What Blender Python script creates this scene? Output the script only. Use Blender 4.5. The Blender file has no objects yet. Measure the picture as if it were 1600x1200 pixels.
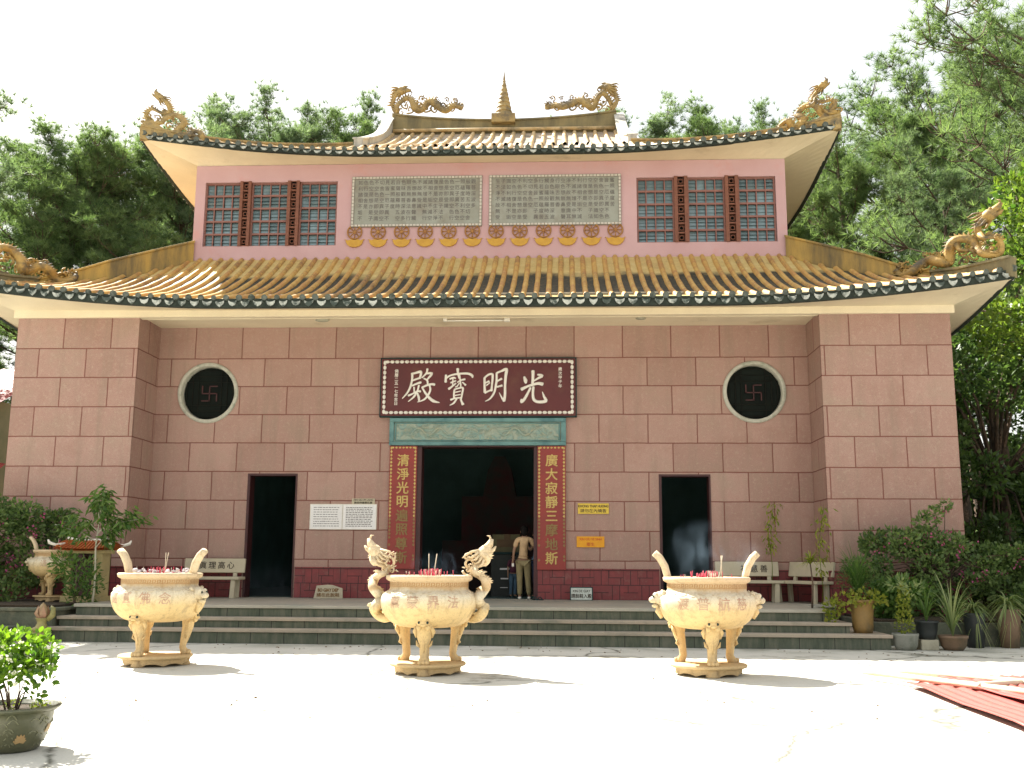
import bpy, bmesh, math, random
import numpy as np
from mathutils import Vector, Matrix, noise as mnoise
R = math.radians; PI = math.pi
sc = bpy.context.scene
col = sc.collection

# ---------------------------------------------------------------- camera
cam_d = bpy.data.cameras.new("camera"); cam = bpy.data.objects.new("camera", cam_d); col.objects.link(cam)
cam_d.sensor_width = 36.0; cam_d.lens = 36.0*1601.5/1600.0; cam_d.clip_end = 2000.0
cam.matrix_world = (Matrix.Translation((1.862, -22.2, 1.40)) @ Matrix.Rotation(0.0498, 4, 'Z')
                    @ Matrix.Rotation(PI/2+0.172, 4, 'X') @ Matrix.Rotation(0.0062, 4, 'Z'))
sc.camera = cam
# ---------------------------------------------------------------- sky, sun, exposure
SUN = Vector((-0.69, 0.62, 1.0)).normalized()
world = bpy.data.worlds.new("World"); sc.world = world; world.use_nodes = True
wn = world.node_tree; wn.nodes.clear()
sky = wn.nodes.new('ShaderNodeTexSky'); sky.sky_type = 'NISHITA'; sky.sun_disc = False
sky.sun_elevation = math.asin(SUN.z); sky.sun_rotation = math.atan2(SUN.x, SUN.y)
sky.dust_density = 4.0; sky.air_density = 1.2
bg1 = wn.nodes.new('ShaderNodeBackground'); bg1.inputs[1].default_value = 0.08
wn.links.new(sky.outputs[0], bg1.inputs[0])
bg2 = wn.nodes.new('ShaderNodeBackground'); bg2.inputs[0].default_value = (1.0, 0.98, 0.93, 1); bg2.inputs[1].default_value = 0.37
mx = wn.nodes.new('ShaderNodeMixShader'); mx.inputs[0].default_value = 0.72      # bright white haze over the blue
wn.links.new(bg1.outputs[0], mx.inputs[1]); wn.links.new(bg2.outputs[0], mx.inputs[2])
wo = wn.nodes.new('ShaderNodeOutputWorld'); wn.links.new(mx.outputs[0], wo.inputs[0])
sun_d = bpy.data.lights.new("sun", 'SUN'); sun_d.energy = 5.0; sun_d.angle = R(0.6); sun_d.color = (1.0, 0.95, 0.86)
sun_o = bpy.data.objects.new("sun", sun_d); col.objects.link(sun_o)
sun_o.rotation_euler = SUN.to_track_quat('Z', 'Y').to_euler()
sc.view_settings.view_transform = 'Standard'; sc.view_settings.look = 'None'
sc.view_settings.gamma = 1.0; sc.view_settings.exposure = 1.86
sc.cycles.max_bounces = 8; sc.cycles.transparent_max_bounces = 16
sc.cycles.volume_step_rate = 2.0

# ================================================================ helpers
def link(o, parent=None):
    col.objects.link(o)
    if parent is not None: o.parent = parent
    return o
def tag(o, label=None, cat=None, group=None, kind=None):
    if label: o["label"] = label
    if cat: o["category"] = cat
    if group: o["group"] = group
    if kind: o["kind"] = kind
    return o
def thing(name, label, cat, loc=(0, 0, 0), rz=0.0, group=None, parent=None):
    o = bpy.data.objects.new(name, None); o.empty_display_size = .2
    o.location = loc; o.rotation_euler = (0, 0, rz); link(o, parent)
    return tag(o, label, cat, group)
class MB:
    """collects shapes, builds ONE mesh object"""
    def __init__(s): s.v = []; s.f = []; s.m = []; s.sm = []
    def add(s, vs, fs, mi=0, smooth=False, M=None):
        n = len(s.v)
        if M is not None: vs = [tuple(M @ Vector(p)) for p in vs]
        s.v += [tuple(p) for p in vs]
        for f in fs: s.f.append([i+n for i in f]); s.m.append(mi); s.sm.append(smooth)
    def box(s, x0, x1, y0, y1, z0, z1, mi=0, M=None):
        vs = [(x, y, z) for x in (x0, x1) for y in (y0, y1) for z in (z0, z1)]
        s.add(vs, [(0,1,3,2),(4,6,7,5),(0,4,5,1),(2,3,7,6),(0,2,6,4),(1,5,7,3)], mi, False, M)
    def tube(s, pts, rad, n=8, mi=0, smooth=True, sq=(1, 1), cap=True, M=None, up=None):
        pts = [Vector(p) for p in pts]; k = len(pts)
        if not hasattr(rad, '__len__'): rad = [rad]*k
        vs = []; ref = Vector(up) if up else None
        for i, p in enumerate(pts):
            t = (pts[min(i+1, k-1)]-pts[max(i-1, 0)])
            if t.length < 1e-9: t = Vector((0, 0, 1))
            t.normalize()
            if ref is None:
                ref = Vector((0, 0, 1)) if abs(t.z) < .9 else Vector((0, 1, 0))
            a = t.cross(ref)
            if a.length < 1e-4: a = t.cross(Vector((1, .3, 0)))
            a.normalize(); b = a.cross(t).normalized()
            if up is None: ref = b
            for j in range(n):
                w = 2*PI*j/n
                vs.append(p+a*(math.cos(w)*rad[i]*sq[0])+b*(math.sin(w)*rad[i]*sq[1]))
        fs = [(i*n+j, i*n+(j+1) % n, (i+1)*n+(j+1) % n, (i+1)*n+j) for i in range(k-1) for j in range(n)]
        if cap: fs += [tuple(range(n))[::-1], tuple((k-1)*n+j for j in range(n))]
        s.add(vs, fs, mi, smooth, M)
    def lathe(s, prof, n=48, mi=0, smooth=True, c=(0, 0, 0), M=None, close=False):
        vs = []; k = len(prof)
        for r, z in prof:
            for j in range(n):
                w = 2*PI*j/n; vs.append((c[0]+r*math.cos(w), c[1]+r*math.sin(w), c[2]+z))
        fs = [(i*n+j, i*n+(j+1) % n, (i+1)*n+(j+1) % n, (i+1)*n+j) for i in range(k-1) for j in range(n)]
        if prof[0][0] > 1e-4: fs.append(tuple(range(n))[::-1])
        if prof[-1][0] > 1e-4: fs.append(tuple((k-1)*n+j for j in range(n)))
        s.add(vs, fs, mi, smooth, M)
    def prism(s, poly, y0, y1, mi=0, M=None, smooth=False):
        """poly in (x,z), extruded along y"""
        n = len(poly)
        vs = [(x, y0, z) for x, z in poly]+[(x, y1, z) for x, z in poly]
        fs = [tuple(range(n)), tuple(range(2*n-1, n-1, -1))]+[(i, i+n, (i+1) % n+n, (i+1) % n) for i in range(n)]
        s.add(vs, fs, mi, smooth, M)
    def grid(s, rows, mi=0, smooth=True):
        n = len(rows[0]); vs = [p for r in rows for p in r]
        s.add(vs, [(i*n+j, i*n+j+1, (i+1)*n+j+1, (i+1)*n+j) for i in range(len(rows)-1) for j in range(n-1)], mi, smooth)
    def ball(s, c, r, mi=0, seg=12, rings=8, sc=(1, 1, 1), M=None):
        vs = []
        for i in range(1, rings):
            a = PI*i/rings
            for j in range(seg):
                w = 2*PI*j/seg
                vs.append((c[0]+r*sc[0]*math.sin(a)*math.cos(w), c[1]+r*sc[1]*math.sin(a)*math.sin(w), c[2]+r*sc[2]*math.cos(a)))
        t = len(vs); vs += [(c[0], c[1], c[2]+r*sc[2]), (c[0], c[1], c[2]-r*sc[2])]
        fs = [(i*seg+j, (i+1)*seg+j, (i+1)*seg+(j+1) % seg, i*seg+(j+1) % seg) for i in range(rings-2) for j in range(seg)]
        fs += [(t, j, (j+1) % seg) for j in range(seg)]
        fs += [(t+1, (rings-2)*seg+(j+1) % seg, (rings-2)*seg+j) for j in range(seg)]
        s.add(vs, fs, mi, True, M)
    def build(s, name, mats, parent=None, bevel=0, recalc=True):
        me = bpy.data.meshes.new(name); me.from_pydata(s.v, [], s.f)
        if not isinstance(mats, (list, tuple)): mats = [mats]
        for m in mats: me.materials.append(m)
        me.polygons.foreach_set('material_index', s.m); me.polygons.foreach_set('use_smooth', s.sm)
        if recalc:
            bm = bmesh.new(); bm.from_mesh(me); bmesh.ops.recalc_face_normals(bm, faces=bm.faces); bm.to_mesh(me); bm.free()
        me.update()
        o = link(bpy.data.objects.new(name, me), parent)
        if bevel:
            b = o.modifiers.new('bevel', 'BEVEL'); b.width = bevel; b.segments = 2; b.limit_method = 'ANGLE'
        return o
def copy_tree(o, parent=None):
    c = o.copy(); col.objects.link(c); c.parent = parent
    for ch in list(o.children): copy_tree(ch, c)
    return c

# ================================================================ materials
def nt(name):
    m = bpy.data.materials.new(name); m.use_nodes = True
    return m, m.node_tree, m.node_tree.nodes['Principled BSDF']
def N(t, kind, **kw):
    n = t.nodes.new(kind)
    for k, v in kw.items(): setattr(n, k, v)
    return n
def noise_n(t, vec, scale, detail=6, rough=.6):
    n = N(t, 'ShaderNodeTexNoise'); n.inputs['Scale'].default_value = scale; n.inputs['Detail'].default_value = detail
    n.inputs['Roughness'].default_value = rough
    if vec is not None: t.links.new(vec, n.inputs['Vector'])
    return n.outputs['Fac']
def ramp(t, fac, stops):
    r = N(t, 'ShaderNodeValToRGB'); e = r.color_ramp.elements
    while len(e) < len(stops): e.new(.5)
    for i, (p, c) in enumerate(stops):
        e[i].position = p; e[i].color = tuple(c)+(1,) if len(c) == 3 else c
    t.links.new(fac, r.inputs[0]); return r.outputs[0]
def mixc(t, fac, a, b, mode='MIX'):
    m = N(t, 'ShaderNodeMix', data_type='RGBA', blend_type=mode)
    for s_, v in ((m.inputs[0], fac), (m.inputs[6], a), (m.inputs[7], b)):
        if hasattr(v, 'links'): t.links.new(v, s_)
        elif hasattr(v, '__len__'): s_.default_value = tuple(v)+(1,) if len(v) == 3 else v
        else: s_.default_value = v
    return m.outputs[2]
def math_n(t, op, a, b=None, c=None):
    m = N(t, 'ShaderNodeMath', operation=op)
    for i, v in enumerate((a, b, c)):
        if v is None: continue
        if hasattr(v, 'links'): t.links.new(v, m.inputs[i])
        else: m.inputs[i].default_value = v
    return m.outputs[0]
def bump(t, p, h, strength=.4, dist=.01):
    b = N(t, 'ShaderNodeBump'); b.inputs['Strength'].default_value = strength; b.inputs['Distance'].default_value = dist
    t.links.new(h, b.inputs['Height']); t.links.new(b.outputs[0], p.inputs['Normal'])
def mat(name, c1, c2=None, scale=4., rough=.7, stain=None, st=(.55, .72), sscale=1.2, bmp=.3, bdist=.01, fine=40., metal=0., spec=.4, streak=False):
    m, t, p = nt(name); co = N(t, 'ShaderNodeTexCoord').outputs['Object']
    c2 = c2 or tuple(x*.82 for x in c1)
    f = noise_n(t, co, scale); c = ramp(t, f, [(.35, c1), (.65, c2)])
    g = noise_n(t, co, fine, 3)
    c = mixc(t, math_n(t, 'MULTIPLY', math_n(t, 'SUBTRACT', g, .3), .5), c, tuple(x*.55 for x in c1))
    if stain:
        v = co
        if streak:
            mp = N(t, 'ShaderNodeMapping'); mp.inputs['Scale'].default_value = (1, 1, .18); t.links.new(co, mp.inputs[0]); v = mp.outputs[0]
        s_ = noise_n(t, v, sscale, 8, .65)
        k = ramp(t, s_, [(st[0], (0, 0, 0)), (st[1], (1, 1, 1))]); c = mixc(t, k, c, stain)
    t.links.new(c, p.inputs['Base Color'])
    p.inputs['Roughness'].default_value = rough; p.inputs['Metallic'].default_value = metal
    p.inputs['Specular IOR Level'].default_value = spec
    if bmp: bump(t, p, g, bmp, bdist)
    return m

def block_mat(name, phase, width, z0=5.848, row=.6308):
    """pebble-dash render scored into blocks, joints painted dark red"""
    m, t, p = nt(name)
    co = N(t, 'ShaderNodeTexCoord').outputs['Object']; sx = N(t, 'ShaderNodeSeparateXYZ'); t.links.new(co, sx.inputs[0])
    ge = N(t, 'ShaderNodeNewGeometry'); sn = N(t, 'ShaderNodeSeparateXYZ'); t.links.new(ge.outputs['True Normal'], sn.inputs[0])
    side = math_n(t, 'GREATER_THAN', math_n(t, 'ABSOLUTE', sn.outputs[0]), .5)
    u0 = math_n(t, 'ADD', sx.outputs[0], -phase); u1 = math_n(t, 'ADD', sx.outputs[1], .62)
    u = math_n(t, 'ADD', math_n(t, 'MULTIPLY', u0, math_n(t, 'SUBTRACT', 1., side)), math_n(t, 'MULTIPLY', u1, side))
    v = math_n(t, 'MINIMUM', math_n(t, 'ADD', sx.outputs[2], -z0), .57)
    # rows and columns of blocks
    wob = noise_n(t, co, 2.5, 3); w = math_n(t, 'MULTIPLY', math_n(t, 'SUBTRACT', wob, .5), .022)
    vr = math_n(t, 'DIVIDE', math_n(t, 'ADD', v, w), row); ri = math_n(t, 'FLOOR', vr)
    odd = math_n(t, 'PINGPONG', ri, 1.)
    ur = math_n(t, 'SUBTRACT', math_n(t, 'DIVIDE', math_n(t, 'ADD', u, w), width), math_n(t, 'MULTIPLY', math_n(t, 'SUBTRACT', 1., math_n(t, 'ABSOLUTE', math_n(t, 'SUBTRACT', odd, 0.))), 0.))
    ur = math_n(t, 'ADD', ur, math_n(t, 'MULTIPLY', odd, .5))
    dv = math_n(t, 'MULTIPLY', math_n(t, 'PINGPONG', vr, .5), row)
    du = math_n(t, 'MULTIPLY', math_n(t, 'PINGPONG', ur, .5), width)
    d = math_n(t, 'MINIMUM', du, dv)
    line = ramp(t, d, [(.0, (1, 1, 1)), (.007, (.9, .9, .9)), (.014, (0, 0, 0))])
    wnode = N(t, 'ShaderNodeTexWhiteNoise', noise_dimensions='2D'); cb = N(t, 'ShaderNodeCombineXYZ')
    t.links.new(math_n(t, 'FLOOR', ur), cb.inputs[0]); t.links.new(ri, cb.inputs[1]); t.links.new(cb.outputs[0], wnode.inputs['Vector'])
    big = noise_n(t, co, 1.1, 7, .7)
    base = ramp(t, big, [(.3, (.35, .215, .170)), (.5, (.41, .262, .215)), (.72, (.365, .265, .205))])
    base = mixc(t, math_n(t, 'MULTIPLY', wnode.outputs[0], .34), base, (.22, .125, .095))
    med = noise_n(t, co, 14., 5, .75)
    base = mixc(t, ramp(t, med, [(.52, (0, 0, 0)), (.8, (.65, .65, .65))]), base, (.50, .39, .31))
    fine = noise_n(t, co, 85., 3, .8)
    base = mixc(t, ramp(t, fine, [(.5, (0, 0, 0)), (.62, (.5, .5, .5))]), base, (.17, .085, .07))
    # grime rising from the foot of the wall and soft vertical run-off
    mp = N(t, 'ShaderNodeMapping'); mp.inputs['Scale'].default_value = (1.6, 1.6, .16); t.links.new(co, mp.inputs[0])
    run = noise_n(t, mp.outputs[0], 2.2, 7, .6)
    base = mixc(t, ramp(t, run, [(.5, (0, 0, 0)), (.75, (.6, .6, .6))]), base, (.25, .185, .14))
    base = mixc(t, line, base, (.16, .055, .042))
    t.links.new(base, p.inputs['Base Color']); p.inputs['Roughness'].default_value = .9
    p.inputs['Specular IOR Level'].default_value = .2
    h = math_n(t, 'ADD', math_n(t, 'MULTIPLY', fine, .25), math_n(t, 'SMOOTHSTEP', d, .0, .02) if False else math_n(t, 'MINIMUM', math_n(t, 'MULTIPLY', d, 40.), 1.))
    bump(t, p, h, .5, .012)
    return m
M_wall = block_mat('pebble_render_blocks', 0.0, 1.062)
M_pier = block_mat('pebble_render_pier', 8.82, 1.0376)

def plinth_mat():
    m, t, p = nt('red_tile_plinth'); co = N(t, 'ShaderNodeTexCoord').outputs['Object']
    sx = N(t, 'ShaderNodeSeparateXYZ'); t.links.new(co, sx.inputs[0])
    cb = N(t, 'ShaderNodeCombineXYZ'); t.links.new(math_n(t, 'ADD', sx.outputs[0], sx.outputs[1]), cb.inputs[0]); t.links.new(sx.outputs[2], cb.inputs[1])
    def br(w, h, off):
        b = N(t, 'ShaderNodeTexBrick'); b.offset = off; b.inputs['Scale'].default_value = 1; b.inputs['Brick Width'].default_value = w
        b.inputs['Row Height'].default_value = h; b.inputs['Mortar Size'].default_value = .008; b.inputs['Mortar Smooth'].default_value = .1
        t.links.new(cb.outputs[0], b.inputs['Vector']); return b.outputs['Fac']
    a = br(.40, .155, .38); bb = br(.155, .31, .5)
    chk = N(t, 'ShaderNodeTexChecker'); chk.inputs['Scale'].default_value = 1/.31; t.links.new(cb.outputs[0], chk.inputs['Vector'])
    k = N(t, 'ShaderNodeMix', data_type='FLOAT'); t.links.new(chk.outputs[1], k.inputs[0]); t.links.new(a, k.inputs[2]); t.links.new(bb, k.inputs[3])
    n = noise_n(t, co, 5, 7, .7)
    c = ramp(t, n, [(.3, (.23, .035, .035)), (.55, (.17, .030, .030)), (.75, (.20, .075, .06))])
    c = mixc(t, k.outputs[0], c, (.045, .012, .012))
    t.links.new(c, p.inputs['Base Color']); p.inputs['Roughness'].default_value = .62
    bump(t, p, math_n(t, 'SUBTRACT', 1., k.outputs[0]), .5, .01)
    return m
M_plinth = plinth_mat()
M_cream = mat('cream_plaster', (.77, .67, .48), (.70, .60, .43), 1.2, .85, stain=(.40, .33, .20), st=(.60, .82), sscale=.9, fine=60, bmp=.15)
M_pink = mat('pink_plaster', (.56, .36, .365), (.52, .32, .32), 1.0, .85, stain=(.55, .25, .22), st=(.56, .85), sscale=1.1, fine=60, bmp=.15)
M_yellow = mat('ochre_painted_parapet', (.52, .34, .09), (.42, .27, .07), 1.7, .8, stain=(.075, .07, .05), st=(.42, .66), sscale=1.3, fine=30, bmp=.3, streak=True)
M_parapet = mat('mossy_parapet_plaster', (.30, .235, .11), (.20, .17, .095), 1.5, .9, stain=(.05, .05, .04), st=(.45, .70), sscale=1.1, fine=30, bmp=.4, streak=True)
M_wparapet = mat('whitewashed_parapet', (.62, .58, .50), (.5, .48, .42), 1.5, .9, stain=(.07, .07, .06), st=(.5, .7), sscale=1.3, fine=30, bmp=.4, streak=True)
M_gold = mat('gold_painted_cement', (.47, .31, .09), (.33, .20, .06), 5., .6, stain=(.09, .075, .05), st=(.46, .64), sscale=4.0, fine=25, bmp=.7, bdist=.02)
M_oldgold = mat('weathered_gold_cement', (.42, .30, .12), (.30, .21, .09), 5., .7, stain=(.10, .09, .07), st=(.46, .7), sscale=2.5, fine=25, bmp=.7, bdist=.02)
def burner_stone():
    m, t, p = nt('cast_stone_cream'); co = N(t, 'ShaderNodeTexCoord').outputs['Object']; sx = N(t, 'ShaderNodeSeparateXYZ'); t.links.new(co, sx.inputs[0])
    n1 = noise_n(t, co, 3.2, 7, .7); n2 = noise_n(t, co, 9., 6, .75); f = noise_n(t, co, 60, 3, .7)
    z = math_n(t, 'ADD', sx.outputs[2], math_n(t, 'MULTIPLY', math_n(t, 'SUBTRACT', n1, .5), .16))
    # yellow bounced light painted into the lower bowl, paler shoulder above; brown incense tar on the neck under the rim
    c = ramp(t, math_n(t, 'DIVIDE', z, 1.6), [(.0, (.50, .36, .19)), (.36, (.60, .43, .20)), (.50, (.64, .48, .24)), (.60, (.62, .55, .41)), (.645, (.58, .51, .38)), (.675, (.47, .33, .18)), (.73, (.56, .42, .26)), (.80, (.62, .50, .33))])
    c = mixc(t, ramp(t, n2, [(.50, (0, 0, 0)), (.72, (.7, .7, .7))]), c, (.36, .24, .11))
    mp = N(t, 'ShaderNodeMapping'); mp.inputs['Scale'].default_value = (7, 7, .9); t.links.new(co, mp.inputs[0])
    c = mixc(t, ramp(t, noise_n(t, mp.outputs[0], 1.3, 6, .7), [(.54, (0, 0, 0)), (.70, (.55, .55, .55))]), c, (.22, .17, .11))
    c = mixc(t, ramp(t, f, [(.52, (0, 0, 0)), (.7, (.45, .45, .45))]), c, (.25, .19, .12))
    t.links.new(c, p.inputs['Base Color']); p.inputs['Roughness'].default_value = .75; p.inputs['Specular IOR Level'].default_value = .3
    bump(t, p, math_n(t, 'ADD', math_n(t, 'MULTIPLY', f, .5), n2), .45, .008); return m
M_stone = burner_stone()
M_stone2 = mat('grey_cast_stone', (.42, .39, .29), (.34, .32, .24), 4, .8, stain=(.20, .19, .13), st=(.55, .8), sscale=2, fine=70, bmp=.4, bdist=.004)
M_bench = mat('bench_terrazzo', (.50, .44, .31), (.43, .38, .27), 5, .7, fine=90, bmp=.2)
M_redtxt = mat('faded_red_lettering', (.42, .25, .17), (.54, .40, .28), 14, .8, bmp=0)
M_goldtxt = mat('gilt_lettering', (.55, .40, .12), (.42, .27, .08), 20, .45, bmp=0)
M_dulltxt = mat('worn_gilt_lettering', (.20, .135, .05), (.27, .17, .06), 20, .7, bmp=0)
M_redboard = mat('red_lacquer', (.27, .030, .022), (.21, .028, .022), 2.2, .5, stain=(.15, .045, .03), st=(.55, .8), sscale=2, fine=50, bmp=.1)
M_signred = mat('oxblood_lacquer', (.105, .016, .016), (.082, .014, .014), 1.5, .5, stain=(.11, .035, .022), st=(.5, .8), sscale=2, fine=60, bmp=.05)
M_white = mat('white_paint', (.78, .74, .66), (.70, .66, .58), 6, .6, bmp=.05)
M_paper = mat('white_notice_sheet', (.78, .76, .74), (.72, .70, .68), 3, .6, bmp=0)
M_ink = mat('grey_ink', (.10, .09, .085), (.15, .13, .12), 20, .8, bmp=0)
M_darkink = mat('dark_ink', (.05, .04, .03), (.08, .06, .04), 20, .8, bmp=0)
M_yelsign = mat('yellow_sign', (.70, .50, .06), (.64, .44, .05), 8, .6, bmp=0)
M_orsign = mat('orange_sign', (.72, .33, .01), (.66, .28, .01), 8, .6, bmp=0)
M_darkred = mat('dark_red_jamb', (.060, .014, .014), (.04, .012, .012), 5, .5, bmp=.1)
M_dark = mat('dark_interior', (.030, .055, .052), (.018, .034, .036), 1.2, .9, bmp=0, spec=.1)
M_intfloor = mat('polished_interior_floor', (.14, .22, .20), (.11, .18, .17), 1.5, .3, bmp=0)
M_teal = mat('teal_frame', (.13, .26, .24), (.09, .19, .19), 3, .5, stain=(.04, .12, .13), st=(.5, .75), sscale=3, fine=40, bmp=.2)
M_lattice = mat('terracotta_lattice', (.22, .085, .05), (.17, .065, .04), 5, .7, bmp=.2)
M_mullion = mat('red_brown_mullion', (.27, .125, .10), (.24, .11, .09), 5, .6, bmp=.1)
M_moss = mat('blackened_mossy_tile', (.030, .040, .030), (.014, .020, .015), 7, .85, stain=(.13, .14, .11), st=(.60, .78), sscale=6, fine=30, bmp=.5)
M_drip = mat('pale_glazed_drip_tile', (.50, .51, .46), (.36, .38, .34), 9, .6, stain=(.045, .06, .05), st=(.44, .56), sscale=4.3, fine=40, bmp=.2)
M_cap = mat('grey_tile_cap', (.13, .145, .12), (.085, .095, .08), 9, .8, stain=(.03, .04, .03), st=(.5, .65), sscale=6, fine=40, bmp=.3)
M_bark = mat('pine_bark', (.16, .105, .07), (.09, .065, .05), 3, .95, stain=(.05, .04, .03), st=(.5, .6), sscale=6, fine=18, bmp=1., bdist=.04, streak=True)
M_soil = mat('soil', (.07, .05, .03), (.04, .03, .02), 9, 1., bmp=1., bdist=.02)
def riser_mat():
    m, t, p = nt('grey_step_riser'); co = N(t, 'ShaderNodeTexCoord').outputs['Object']
    mp = N(t, 'ShaderNodeMapping'); mp.inputs['Scale'].default_value = (5, 5, .8); t.links.new(co, mp.inputs[0])
    v = noise_n(t, mp.outputs[0], 1.6, 6, .75); f = noise_n(t, co, 2.1, 5)
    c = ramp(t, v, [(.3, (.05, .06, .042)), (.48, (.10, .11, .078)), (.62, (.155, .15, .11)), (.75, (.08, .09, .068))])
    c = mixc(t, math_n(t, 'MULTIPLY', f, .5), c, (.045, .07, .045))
    sx = N(t, 'ShaderNodeSeparateXYZ'); t.links.new(co, sx.inputs[0])
    j = math_n(t, 'LESS_THAN', math_n(t, 'PINGPONG', math_n(t, 'ADD', sx.outputs[0], math_n(t, 'MULTIPLY', math_n(t, 'FLOOR', math_n(t, 'MULTIPLY', sx.outputs[2], 5.)), .31)), .29), .006)
    c = mixc(t, j, c, (.02, .022, .018)); t.links.new(c, p.inputs['Base Color']); p.inputs['Roughness'].default_value = .9
    bump(t, p, v, .7, .02); return m
M_steel = riser_mat()
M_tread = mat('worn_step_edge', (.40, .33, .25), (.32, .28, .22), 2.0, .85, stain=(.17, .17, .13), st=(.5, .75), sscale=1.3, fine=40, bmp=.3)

def tile_mat(name, rib):
    """glazed roof tiles: ochre ribs, paler pans, black mould in patches that crowds the middle of the slope"""
    m, t, p = nt(name); co = N(t, 'ShaderNodeTexCoord').outputs['Object']
    n1 = noise_n(t, co, 3.2, 6, .7); n2 = noise_n(t, co, .55, 7, .65); n3 = noise_n(t, co, 11, 4, .7)
    if rib: c = ramp(t, n1, [(.28, (.58, .39, .12)), (.48, (.52, .31, .085)), (.62, (.42, .20, .065)), (.8, (.62, .45, .18))])
    else: c = ramp(t, n1, [(.28, (.64, .51, .23)), (.5, (.58, .43, .16)), (.75, (.44, .31, .12))])
    sx = N(t, 'ShaderNodeSeparateXYZ'); t.links.new(co, sx.inputs[0])
    if not rib:   # mould belt: lies between two heights of the slope, ragged
        zz = math_n(t, 'ADD', sx.outputs[2], math_n(t, 'MULTIPLY', math_n(t, 'SUBTRACT', n2, .5), .9))
        k = ramp(t, math_n(t, 'DIVIDE', math_n(t, 'SUBTRACT', zz, 6.6), 2.2), [(.06, (.1, .1, .1)), (.16, (1, 1, 1)), (.56, (1, 1, 1)), (.64, (0, 0, 0))])
        k = math_n(t, 'MULTIPLY', k, ramp(t, n3, [(.25, (.75, .75, .75)), (.5, (1, 1, 1))]))
        c = mixc(t, k, c, (.014, .018, .012))
        c = mixc(t, ramp(t, noise_n(t, co, 24, 3), [(.55, (0, 0, 0)), (.7, (.3, .3, .3))]), c, (.13, .14, .10))
    else:
        k = ramp(t, math_n(t, 'ADD', math_n(t, 'MULTIPLY', n2, .6), math_n(t, 'MULTIPLY', n3, .4)), [(.5, (0, 0, 0)), (.64, (.75, .75, .75))])
        c = mixc(t, k, c, (.13, .09, .05))
    t.links.new(c, p.inputs['Base Color']); p.inputs['Roughness'].default_value = .6
    bump(t, p, n3, .4, .01); return m
M_rib = tile_mat('ochre_tile_rib', True); M_pan = tile_mat('tile_pan', False)
M_rib2 = mat('cream_tile_rib', (.62, .47, .26), (.50, .33, .14), 3, .6, stain=(.16, .13, .08), st=(.55, .7), sscale=2, fine=20, bmp=.3)
M_pan2 = mat('faded_tile_pan', (.46, .37, .27), (.36, .29, .21), 3, .7, stain=(.14, .13, .10), st=(.48, .66), sscale=1.6, fine=20, bmp=.3)

def glass_mat(name, col_, rough=.12):
    m, t, p = nt(name); co = N(t, 'ShaderNodeTexCoord').outputs['Object']
    c = ramp(t, noise_n(t, co, 1.4, 3), [(.35, col_), (.65, tuple(x*1.5 for x in col_))])
    t.links.new(c, p.inputs['Base Color']); p.inputs['Roughness'].default_value = rough
    p.inputs['Specular IOR Level'].default_value = .8
    bump(t, p, noise_n(t, co, 3, 2), .12, .02)
    return m
M_glass = glass_mat('louvred_blue_glass', (.12, .175, .19))
M_darkglass = mat('dark_screen', (.010, .014, .011), (.006, .008, .007), 1.5, .7, bmp=0, spec=.08)

def leaf_mat(name, a, b, trans=.35, rough=.5):
    m, t, p = nt(name)
    at = N(t, 'ShaderNodeAttribute', attribute_name='tint')
    c = mixc(t, at.outputs['Fac'], a, b)
    t.links.new(c, p.inputs['Base Color']); p.inputs['Roughness'].default_value = rough; p.inputs['Specular IOR Level'].default_value = .35
    tr = N(t, 'ShaderNodeBsdfTranslucent'); c2 = mixc(t, 1., c, (1.25, 1.35, .75), 'MULTIPLY'); t.links.new(c2, tr.inputs[0])
    ms = N(t, 'ShaderNodeMixShader'); ms.inputs[0].default_value = trans
    t.links.new(p.outputs[0], ms.inputs[1]); t.links.new(tr.outputs[0], ms.inputs[2])
    t.links.new(ms.outputs[0], t.nodes['Material Output'].inputs[0]); return m
L_pine = leaf_mat('pine_needles', (.040, .082, .034), (.23, .31, .14), .5, .6)
L_pine2 = leaf_mat('grey_green_pine_needles', (.050, .095, .052), (.24, .31, .19), .5, .6)
L_broad = leaf_mat('bright_broad_leaves', (.05, .11, .018), (.21, .28, .05), .45, .4)
L_dark = leaf_mat('dark_broad_leaves', (.030, .068, .022), (.13, .20, .06), .42, .4)
L_bush = leaf_mat('bougainvillea_leaves', (.050, .100, .032), (.20, .28, .09), .40)
L_fern = leaf_mat('fern_fronds', (.04, .10, .02), (.14, .22, .05), .4)
L_yel = leaf_mat('yellow_green_leaves', (.14, .20, .025), (.34, .34, .06), .45)
L_pink = leaf_mat('magenta_bracts', (.42, .06, .20), (.62, .16, .32), .4)
L_wht = leaf_mat('white_petals', (.80, .78, .74), (.85, .82, .76), .3)
L_spider = leaf_mat('pale_striped_blades', (.08, .15, .045), (.32, .36, .16), .4)
L_camel = leaf_mat('glossy_shrub_leaves', (.045, .11, .012), (.18, .30, .02), .45, .3)

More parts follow.
